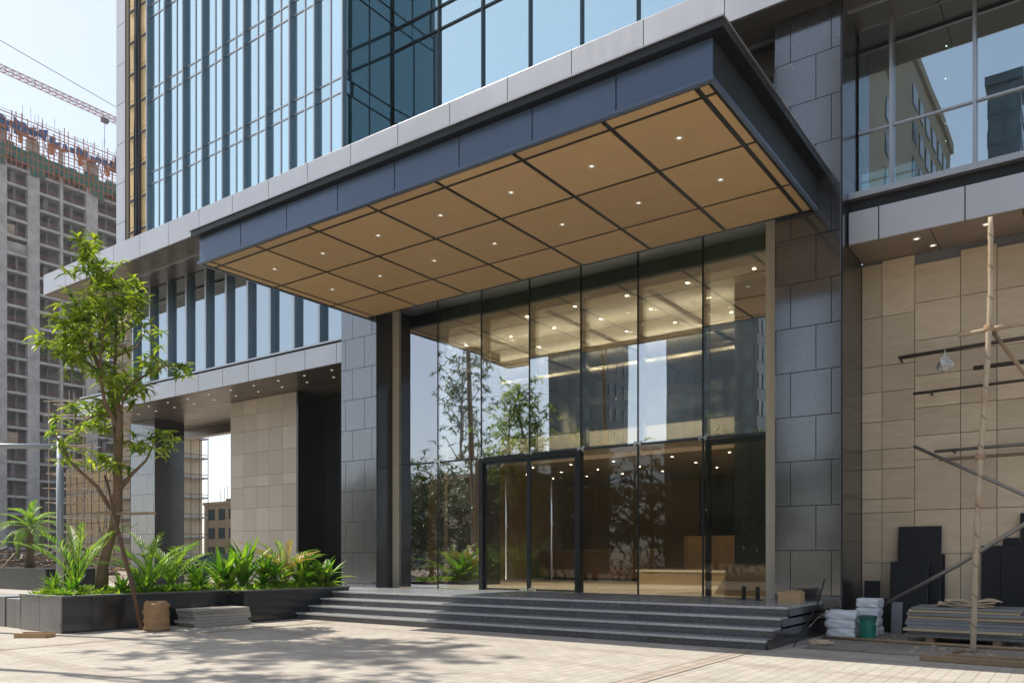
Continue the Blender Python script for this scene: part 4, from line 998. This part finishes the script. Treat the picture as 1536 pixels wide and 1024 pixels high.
pole([(-2.52,17.6,3.55),(2.4,17.6,3.63)], .032, .032, 'tube', 'steel_tube', 'grey tube lying level across the wall below mid-height', 'tube')
pole([(-2.45,17.66,3.38),(2.4,17.64,3.44)], .022, .022, 'timber', 'timber_rail', 'thin timber rail just under the level grey tube on the wall', 'timber')
pole([(-2.80,17.1,3.62),(-.3,16.9,2.2),(.8,16.8,1.6)], .034, .034, 'tube', 'steel_tube', 'steel tube sloping down to the right before the travertine wall', 'tube')
pole([(-3.35,16.9,.55),(-1.9,15.6,1.35),(.4,14.75,2.9)], .036, .036, 'tube', 'steel_tube', 'long steel tube rising to the right from the white sacks across the leaning slabs', 'tube')
for i, (x, z, l) in enumerate(((-.9,5.55,'small rusty bracket holding the rusty tube right of the bamboo pole'),(-2.6,4.73,'small rusty bracket under the left end of the thin lower rusty tube'),(-2.2,3.56,'small bracket near the left end of the level grey tube'),(-1.0,3.59,'small bracket on the level grey tube right of the bamboo pole'))):
    pole([(x,17.88,z-.02),(x,17.50,z-.02)], .02, .02, 'rust', 'wall_bracket', l, 'bracket')
pole([(-3.14,17.86,5.43),(-3.14,17.5,5.46)], .02, .02, 'rust', 'wall_bracket', 'small rusty bracket at the left end of the tube with the plastic bag', 'bracket')
m = MB(); b = len(m.v); c = Vector((-2.32,17.44,5.22)); n = 10
for j, (r, z) in enumerate(((.012,.26),(.03,.18),(.10,.06),(.14,-.06),(.11,-.15),(.03,-.19))):
    for i in range(n): a = 2*math.pi*i/n; rr = r*ru(.75,1.25); m.v.append(c+Vector((rr*math.cos(a), rr*.6*math.sin(a), z+ru(-.015,.015))))
for j in range(5):
    for i in range(n): m.f.append((b+j*n+i, b+j*n+(i+1)%n, b+(j+1)*n+(i+1)%n, b+(j+1)*n+i)); m.m.append(0)
m.build('plastic_bag', M['plastic'], tag=('clear plastic bag hanging from a rusty tube on the travertine wall','bag'))
pole([(-4.05,15.45,.03),(-2.3,15.25,.035),(.8,15.1,.04)], .03, .03, 'timber', 'timber_pole', 'long thin timber pole lying on the ground before the slab pile', 'timber')
for i, (p0, p1, w, h, l) in enumerate((((-2.05,13.0,.045),(.6,12.9,.045),.085,.085,'square timber nearest the sunlit paving at the right edge'),((-1.75,13.25,.05),(.6,13.3,.05),.11,.10,'thicker timber behind the nearest square timber at right'),((-1.5,13.42,.15),(-1.75,14.1,.03),.05,.035,'short timber batten lying across the timbers by the bamboo foot'),((-1.3,13.75,.03),(.5,13.9,.03),.16,.04,'flat plank behind the square timbers near the bamboo foot'))):
    m = MB(); m.bar(p0, p1, w, h); m.build('timber_beam', M['timber'], bevel=.008, tag=(l,'timber','timbers lying at the right edge'))
m = MB(); random.seed(70)
for i in range(240):
    x, y = (ru(-3.8,1.2), ru(15.0,17.7)) if i % 2 else (ru(-2.4,1.0), ru(13.2,15)); s_ = ru(.006,.035)*ru(.4,1); m.obox((x,y,.008+s_*.5),(s_,ru(-s_,s_)*.5,0),(ru(-s_,s_)*.4,s_*.8,0),(0,0,s_*.6))
stuff(m.build('stone_chips', M['cream_board'], tag=('scattered stone chips on the dusty ground at right','debris')))
# ------------------------------------------------------------------ far left: construction site
random.seed(51)
CT = thing('concrete_tower', 'tall grey concrete apartment tower under construction with green nets and orange scaffolding on top', 'building', (-163,74,0))
X = -154.5; FH = 3.05; NFL = 24
cy = [(50.5,52.5),(56.5,57.1),(61.3,63.5),(66.9,68.9),(72.5,73.0),(77.2,79.4),(83.6,85.6),(89,89.6),(94,96)]
for a, b in cy:
    m = MB(); m.box(X-.8, X+.15, a, b, 0, NFL*FH+3); m.build('column', M['conc'], CT)
for k in range(NFL+1):
    m = MB(); m.box(X-18, X, 50, 96.5, k*FH-.16, k*FH+.16); m.box(X-.25, X+.08, 50, 96.5, k*FH-.28, k*FH+.18); m.build('floor_slab', M['conc'], CT)
for k in range(NFL):
    m = MB()
    for h in (.55, 1.0): m.box(X-.1, X-.04, 50.2, 96.3, k*FH+h, k*FH+h+.05)
    m.build('guard_rail', M['orange'], CT)
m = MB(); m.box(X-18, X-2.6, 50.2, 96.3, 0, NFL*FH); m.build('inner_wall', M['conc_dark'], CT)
for i in range(len(cy)-1):
    m = MB()
    for k in range(NFL):
        y = (cy[i][1]+cy[i+1][0])/2; m.box(X-2.6, X-.9, y-.12+ru(-.8,.8), y+.12, k*FH+.16, k*FH+FH-.17)
    m.build('party_wall', M['conc_dark'], CT)
zt = NFL*FH
for i in range(26):
    b_ = random.randrange(len(cy)-1); k = random.randrange(2,NFL-2); a, b = cy[b_][1], cy[b_+1][0]; w = (b-a)*random.choice((.45,.6,1))
    m = MB(); m.box(X-.7, X-.5, a, a+w, k*FH+.17, k*FH+random.choice((1.5,2.2,FH-.3))); m.build('infill_wall', M[random.choice(('conc','conc_dark','beige'))], CT)
m = MB()
for i in range(30):
    y0 = 55+i*1.35; z = 71.4+ru(-.3,.3)
    m.box(X+.4+ru(0,.15), X+.5, y0, y0+1.4, z, z+2.2+ru(-.5,.6))
    if rnd() < .5: m.box(X+.42, X+.5, y0+.1, y0+1.2, z-1.6, z)
m.build('safety_net', M['net_green'], CT)
m = MB()
for i in range(46):
    y = 55+i*.9
    m.tube([(X+.5,y,70),(X+.5,y+ru(-.2,.2),zt+6.2+ru(-1.5,1.0))], .085, 5)
    if i % 2: m.tube([(X-1.4,y,zt),(X-1.4,y+ru(-.2,.2),zt+6.0)], .05, 5)
for z in (71.2,72.6,74,75.3,76.6,77.8,79):
    m.tube([(X+.5,55,z),(X+.5,96,z+ru(-.15,.15))], .09, 5); m.tube([(X-1.4,55,z+.3),(X-1.4,96,z+.3)], .05, 5)
for i in range(26): y = 55+ru(0,40); m.tube([(X+.55,y,71+ru(0,4)),(X+.55,y+ru(-2.5,2.5),76+ru(0,3))], .08, 5)
m.build('scaffold', M['orange'], CT)
for i in range(8):
    m = MB(); y = 55+i*5.2; m.box(X-.2, X+.62, y, y+.5, zt+1.6, zt+3.0); m.box(X+.1, X+.7, y-.4, y+2.8, zt+2.9, zt+3.15)
    m.build('formwork', M['orange'], CT)
m = MB()
for i in range(34):
    y = 55+i*1.2
    if i % 4 == 3: continue
    m.box(X+.0, X+.25, y, y+1.15*ru(.5,1), zt+3.4+ru(-.6,.3), zt+4.3+ru(-.6,.8))
for i in range(40):
    y = 55+ru(0,40); z = zt+ru(2.6,4.6); m.face([(X+.3,y,z),(X+.3,y+ru(.8,2),z+ru(-.3,.2)),(X+.25,y+ru(.6,2),z+ru(.7,1.6)),(X+.25,y+ru(-.3,.2),z+ru(.6,1.5))])
m.build('blue_sheeting', M['net_blue'], CT)
m = MB()
for i in range(40):
    y = 55+rnd()*41; m.tube([(X-ru(0,3),y,zt+2),(X-ru(0,3),y+ru(-.3,.3),zt+7+ru(0,2.6))], .03, 4)
for i in range(6): y = 55+i*6.6; m.tube([(X-.2,y,zt+6.6),(X-.2,y+5,zt+6.7)], .04, 4)
m.build('rebar', M['rust'], CT)
# crane
CR = thing('tower_crane', 'red lattice tower crane with its jib reaching over the concrete tower', 'crane', (-187,62,0))
def lattice(m, p0, p1, w, n, up):
    p0 = Vector(p0); p1 = Vector(p1); t = (p1-p0).normalized(); a = t.cross(Vector(up)).normalized(); b = a.cross(t)
    cs = [a*w/2, -a*w/2, b*w*.9]; L = (p1-p0)/n
    for c in cs: m.bar(p0+c, p1+c, .13)
    for i in range(n):
        q = p0+L*i
        for j in range(3): m.bar(q+cs[j], q+L+cs[(j+1)%3], .09); m.bar(q+cs[j], q+cs[(j+1)%3], .08)
m = MB(); lattice(m, (-187.5,50,104.5), (-188.9,125,104.5), 1.35, 50, (0,0,1)); m.build('jib', M['crane'], CR)
m = MB(); lattice(m, (-187.3,62,0), (-187.3,62,106), 1.9, 44, (0,1,0)); m.build('mast', M['crane'], CR)
m = MB(); lattice(m, (-187.3,62,106), (-187.3,61,112), 1.3, 6, (0,1,0)); m.build('apex', M['crane'], CR)
m = MB(); m.tube([(-187.3,61,112),(-188.8,122,106)], .08, 4); m.tube([(-187.3,61,112),(-187,44,105)], .08, 4); m.build('pendant_cable', M['rust'], CR)
m = MB(); m.box(-188.6,-186,44,48,102,105); m.build('counterweight', M['conc'], CR)
m = MB(); m.box(-188.9,-187.9,97.8,99.3,103.3,104.2); m.tube([(-188.4,98.5,103.4),(-188.4,98.5,94.5)], .06, 4); m.lathe([(.1,94.6),(.35,94.2),(.35,93.2),(.12,92.6),(.12,92.2),(.25,91.7),(.06,91.4)], (-188.4,98.5,0), 8); m.build('hook_block', M['rust'], CR)
# unfinished building with tan nets, behind the passage
UB = thing('unfinished_building', 'tan net-wrapped unfinished building with projecting floor slabs seen through the passage', 'building', (-120,72,0))
m = MB(); m.box(-147,-130,70,76,0,17); m.box(-130,-115.4,70,76,0,42); m.build('body', M['tan_net'], UB)
for k in range(13):
    m = MB(); m.box(-131,-113.9,68.6,76,k*3.1+1.4,k*3.1+1.62); m.build('floor_slab', M['conc'], UB)
m = MB()
for i in range(14):
    x = -147+i*2.4; m.tube([(x,68.4,0),(x,68.4,20+rnd()*3 if x < -130 else 42)], .07, 5)
for z in [2+1.7*i for i in range(12)]: m.tube([(-148,68.4,z),(-113.6,68.4,z+ru(-.2,.2))], .06, 5)
for i in range(14): x = -147+ru(0,30); z = ru(0,16); m.tube([(x,68.3,z),(x+ru(-4,4),68.3,z+4)], .05, 5)
for i in range(6):
    m.tube([(-113.8,68.5+i*1.5,0),(-113.8,68.5+i*1.5,42)], .06, 5)
for z in [2+3.1*i for i in range(12)]: m.tube([(-113.8,68.4,z),(-113.8,76,z)], .05, 5)
m.build('scaffold', M['rust'], UB)
m = MB()
for i in range(9):
    for k in range(4): m.box(-146.5+i*1.9, -145.2+i*1.9, 69.9, 69.98, 1+k*4, 4+k*4)
m.build('net_panels', M['gold'], UB)
AB = thing('ochre_building', 'low ochre building with dark windows and roof clutter seen through the passage', 'building', (-118,92,0))
m = MB(); m.box(-136,-100,90,104,0,11.2); m.box(-136.2,-99.8,89.8,104,11.2,11.7); m.build('wall', M['ochre'], AB)
for i in range(11):
    for k in range(3):
        m = MB(); m.box(-134.5+i*3.1,-132.6+i*3.1,89.9,89.98,1.4+k*3.5,3.4+k*3.5); m.build('window', M['darkwin'], AB)
m = MB()
for i in range(16): x = -134+ru(0,32); m.box(x,x+ru(.5,2.4),93,95,11.7,12.2+ru(0,1.8))
for i in range(14): x = -134+ru(0,32); m.tube([(x,92,11.7),(x,92,14+rnd())], .05, 5)
m.build('roof_clutter', M['conc'], AB)
# scaffold tower beside the concrete tower
m = MB(); o = Vector((-72.1,34.4,0)); ux = Vector((RX,RY,0)); uy = Vector((-RY,RX,0))
for a in (-1.6,-.5,.6,1.6):
    for b in (0,1.4): m.tube([o+ux*a+uy*b, o+ux*(a+ru(-.1,.1))+uy*b+Vector((0,0,14+ru(0,3)))], .045, 6)
for z in [1.2+1.25*i for i in range(12)]:
    for b in (0,1.4): m.tube([o+ux*(-1.9+ru(-.3,.2))+uy*b+Vector((0,0,z)), o+ux*(1.9+ru(-.2,.6))+uy*b+Vector((0,0,z+ru(-.15,.15)))], .04, 6)
    if rnd() < .6: m.bar(o+ux*-1.7+uy*.7+Vector((0,0,z+.05)), o+ux*1.7+uy*.7+Vector((0,0,z+.05)), .5, .05)
m.build('timber_scaffold', M['bamboo'], smooth=False, tag=('thin timber scaffold tower standing before the concrete tower','scaffold'))
# debris yard
random.seed(61)
for i, (u, d, w, h, l) in enumerate(((-.61,56,7,2.2,'heap of rusty rebar and timber at the far left behind the small palm'),(-.565,62,6,1.9,'heap of rusty rods and planks right of the small palm'))):
    c = ux*(u*d)+uy*d; m = MB()
    for k in range(110):
        p = c+ux*ru(-w,w)*.8+uy*ru(-2,2)+Vector((0,0,ru(0,h))); q = Vector((RX*ru(-1,1),RY*ru(-1,1)+ru(-.3,.3),ru(-.15,.15)))*ru(1,2.6); m.bar(p-q, p+q+Vector((0,0,.05)), ru(.06,.22), ru(.06,.18))
    m.build('debris_heap', M['timber'] if i else M['rust'], tag=(l,'debris'))
m = MB(); random.seed(62)
for i in range(260):
    x, y = ru(-30,-18.4), ru(9,14); s_ = ru(.03,.14); m.obox((x,y,.03+s_*.3),(s_,ru(-s_,s_)*.5,ru(-.3,.3)*s_),(ru(-s_,s_)*.4,s_*.8,0),(0,0,s_*.6))
stuff(m.build('rubble', M['greyslab'], tag=('scattered broken stone on the bare ground left of the planter','rubble')))
m = MB(); m.face([(-60,8.9,.012),(-18.25,8.9,.012),(-18.25,14.85,.012),(-60,14.85,.012)]); structure(m.build('bare_ground', M['dirt'], world=True))

# parked car behind the planter, in the passage
CA = thing('parked_car', 'dark parked car mostly hidden behind the planter plants', 'car', (-42.5,29.0,0), R(25), local=True)
m = MB()
prof = [(-2.2,.45),(-2.25,.75),(-2.1,1.0),(-1.1,1.08),(-.35,1.66),(1.35,1.72),(2.05,1.15),(2.2,1.05),(2.22,.5),(2.0,.32),(-2.0,.32)]
for s_ in (-1,1):
    q = [(x, s_*(.9-.12*max(0,z-1.0)/.7), z) for x, z in prof]; m.face(q if s_ < 0 else q[::-1])
for i in range(len(prof)):
    (x0,z0),(x1,z1) = prof[i],prof[(i+1)%len(prof)]; w0 = .9-.12*max(0,z0-1)/.7; w1 = .9-.12*max(0,z1-1)/.7
    m.face([(x0,-w0,z0),(x0,w0,z0),(x1,w1,z1),(x1,-w1,z1)])
m.build('body', M['carpaint'], CA, bevel=.05)
for s_ in (-1,1):
    m = MB(); q = [(-1.0,s_*.90,1.12),(-.35,s_*.83,1.58),(.4,s_*.83,1.62),(.4,s_*.90,1.12)]; m.face(q); q = [(.48,s_*.90,1.12),(.48,s_*.83,1.62),(1.28,s_*.83,1.64),(1.8,s_*.90,1.15)]; m.face(q); m.build('side_window', M['darkwin'], CA)
m = MB(); m.face([(-1.08,-.72,1.12),(-1.08,.72,1.12),(-.40,.68,1.63),(-.40,-.68,1.63)]); m.build('windscreen', M['darkwin'], CA)
for x in (-1.4,1.4):
    for s_ in (-1,1):
        m = MB(); m.tube([(x,s_*.72,.34),(x,s_*.93,.34)], .34, 18); w = m.build('wheel', M['tyre'], CA); m = MB(); m.tube([(x,s_*.90,.34),(x,s_*.94,.34)], .2, 12); m.build('rim', M['chrome'], w)
for s_ in (-1,1):
    m = MB(); m.obox((-2.2,s_*.62,.82),(.06,0,0),(0,.2,0),(0,0,.08)); m.build('headlight', M['white'], CA)

# ------------------------------------------------------------------ across the street (seen mirrored in the glass)
def block(name, lab, x0, x1, y0, y1, h, mt, fl, bay, glassm='darkwin', face='y'):
    t = thing(name, lab, 'building', ((x0+x1)/2,(y0+y1)/2,0)); m = MB(); m.box(x0,x1,y0,y1,0,h); m.box(x0-.3,x1+.3,y0-.3,y1+.3,h,h+1); m.build('wall', M[mt], t)
    nx = int((x1-x0)/bay); nz = int(h/fl); m = MB()
    for i in range(nx):
        for k in range(nz): xx = x0+(i+.5)*(x1-x0)/nx; m.box(xx-bay*.3,xx+bay*.3,y1+.02,y1+.1,k*fl+fl*.25,k*fl+fl*.8)
    ny = int((y1-y0)/bay)
    for i in range(ny):
        for k in range(nz): yy = y0+(i+.5)*(y1-y0)/ny; m.box(x1+.02,x1+.1,yy-bay*.3,yy+bay*.3,k*fl+fl*.25,k*fl+fl*.8); m.box(x0-.1,x0-.02,yy-bay*.3,yy+bay*.3,k*fl+fl*.25,k*fl+fl*.8)
    stuff(m.build('windows', M[glassm], t)); return t
block('glass_tower','dark tower left of the sky gap, mirrored in the entrance glass',-61,-53.4,-66,-60,52,'ctower',3.2,1.6)
block('glass_tower','dark tower right of the sky gap, mirrored in the entrance glass',-45.5,-31.5,-68,-60,60,'ctower',3.2,1.6)
block('apartment_block','beige apartment block mirrored in the right upper windows',-18.6,-13.9,-62,-41,45,'beige',3.1,3.0)
block('slender_tower','slim dark tower mirrored at the right edge of the upper windows',-8.6,-5.6,-72,-66,52,'ctower',3.2,1.5)
block('low_building','low pale building mirrored at the bottom of the right upper windows',-5.3,22,-74,-60,33,'beige',3.3,3.2)
block('low_building','low pale building mirrored behind the trees in the entrance glass',-110,-66,-80,-64,13,'beige',3.3,3.2)
random.seed(90)
def street_tree(lab, x, y, h, cr, n, seed, trunk=.18, low=.35, L=.45):
    random.seed(seed)
    t = thing('street_tree', lab, 'tree', (x,y,0), 0, 'street trees across the forecourt', local=True)
    m = MB(); m.tube([(0,0,0),(.1,0,h*.3),(-.05,.1,h*.6),(0,0,h*.95)], [trunk,trunk*.8,trunk*.55,.03], 8)
    tips = []
    for i in range(9):
        a = i*2.4; z0 = h*(low+.06*i); p1 = Vector((cr*.8*math.cos(a)*ru(.6,1), cr*.8*math.sin(a)*ru(.6,1), min(z0+h*.14, h))); m.tube([(0,0,z0),p1*.55+Vector((0,0,z0*.45)),p1], [trunk*.35,trunk*.2,.02], 6); tips.append(p1)
    m.build('trunk', M['bark'], t, smooth=True)
    m = MB()
    for i in range(n):
        c = random.choice(tips) if rnd() < .75 else Vector((0,0,h*ru(low+.2,1)))
        q = c+Vector((random.gauss(0,cr*.28),random.gauss(0,cr*.28),random.gauss(0,h*.05))); rosette(m, q, None, 7, L, L*.24)
    m.build('crown', M['leaf2'], t, smooth=True); return t
spots = [(-41,-9,8.5),(-37,-7,8),(-33.5,-9,9),(-29,-7.5,8.2),(-26,-11,9),(-22,-10,8),(-18,-11,8.6),(-14,-10,8.2),(-9,-11,8.5),(-4,-10.5,9),(2,-11,8)]
txt = ['leftmost','second from left','third from left','fourth from left','fifth from left','sixth from left','seventh from left','fifth from right','fourth from right','third from right','rightmost']
p = street_tree('bushy street tree in the mirrored row across the street, leftmost',-41,-9,8.5,2.9,430,3,.16,.14,.55)
for i, (x, y, h) in enumerate(spots[1:]): dup(p, (x,y,0), i*1.3, 'bushy street tree in the mirrored row across the street, %s' % txt[i+1], h/8.5)
m = MB(); random.seed(33)
for i in range(5200):
    x = ru(-62,14); z = ru(.1,2.5)*(.85+.15*math.sin(x*1.3)); y = -6.9+ru(-.55,.55); lance(m, (x,y,z), ru(0,6.28), ru(-.4,1.2), ru(.25,.5), ru(.10,.18), ru(.3,1.2), 2, .2)
m.build('hedge', M['leaf2'], tag=('long clipped hedge across the forecourt, mirrored low in the entrance glass','hedge'), smooth=True)
# trees out of frame at left whose shadows fall on the paving
street_tree('tall tree left of the photo, throwing the broad leafy shadow on the paving',-22.4,5.9,20,1.7,230,12,.16,.58,.45)
street_tree('tall thin street tree with tiered crown, mirrored against the sky in the entrance glass',-32,-5.5,13.5,2.1,200,2,.15,.45)
street_tree('tree left of the photo, throwing the nearest leafy shadow at the bottom edge',-17.3,3.4,17,1.7,130,13,.14,.6,.42)

m = MB(); m.box(-420,240,-110,260,-1.05,132)
s = NT('thin_haze'); v = s.n('ShaderNodeVolumePrincipled'); v.inputs['Color'].default_value = (.86,.90,.96,1); v.inputs['Density'].default_value = .0003; v.inputs['Anisotropy'].default_value = .2
s.l(v.outputs[0], s.out.inputs['Volume']); stuff(m.build('haze', s.mat, world=True))
# ------------------------------------------------------------------ camera and light
cam = bpy.data.cameras.new('camera'); co = bpy.data.objects.new('camera', cam); COL.objects.link(co); SC.camera = co
co.location = (0,0,1.5); co.rotation_euler = (R(90),0,R(35.7)); cam.sensor_width = 36; cam.lens = 1215/1536*36; cam.shift_y = (835-512)/1536; cam.clip_end = 4000
sd = Vector((-.65,-.16,1.0)).normalized()
el = math.asin(sd.z); rot = math.atan2(sd.x, sd.y)
L = bpy.data.lights.new('sun','SUN'); L.energy = 2.4; L.angle = R(.5); L.color = (1,.93,.82)
lo = bpy.data.objects.new('sun', L); COL.objects.link(lo); lo.rotation_euler = (-sd).to_track_quat('-Z','Y').to_euler(); lo.location = (-60,-20,90)
W = bpy.data.worlds.new('World'); SC.world = W; W.use_nodes = True; nt = W.node_tree
bg = nt.nodes['Background']; sky = nt.nodes.new('ShaderNodeTexSky'); sky.sky_type = 'NISHITA'; sky.sun_disc = False
sky.sun_elevation = el; sky.sun_rotation = rot; sky.air_density = 1.0; sky.dust_density = 1.2; sky.ozone_density = 1.0; sky.altitude = 50
hs = nt.nodes.new('ShaderNodeHueSaturation'); hs.inputs['Saturation'].default_value = .85; ga = nt.nodes.new('ShaderNodeGamma'); ga.inputs[1].default_value = .62; nt.links.new(sky.outputs[0], ga.inputs[0]); nt.links.new(ga.outputs[0], hs.inputs['Color']); nt.links.new(hs.outputs[0], bg.inputs[0]); bg.inputs[1].default_value = .15
SC.view_settings.view_transform = 'Standard'; SC.view_settings.look = 'None'; SC.view_settings.gamma = 1; SC.view_settings.exposure = 1.42
cy_ = SC.cycles; cy_.use_denoising = True; cy_.max_bounces = 10; cy_.transparent_max_bounces = 16; cy_.glossy_bounces = 5; cy_.diffuse_bounces = 4; cy_.sample_clamp_indirect = 6; cy_.caustics_reflective = False; cy_.caustics_refractive = False
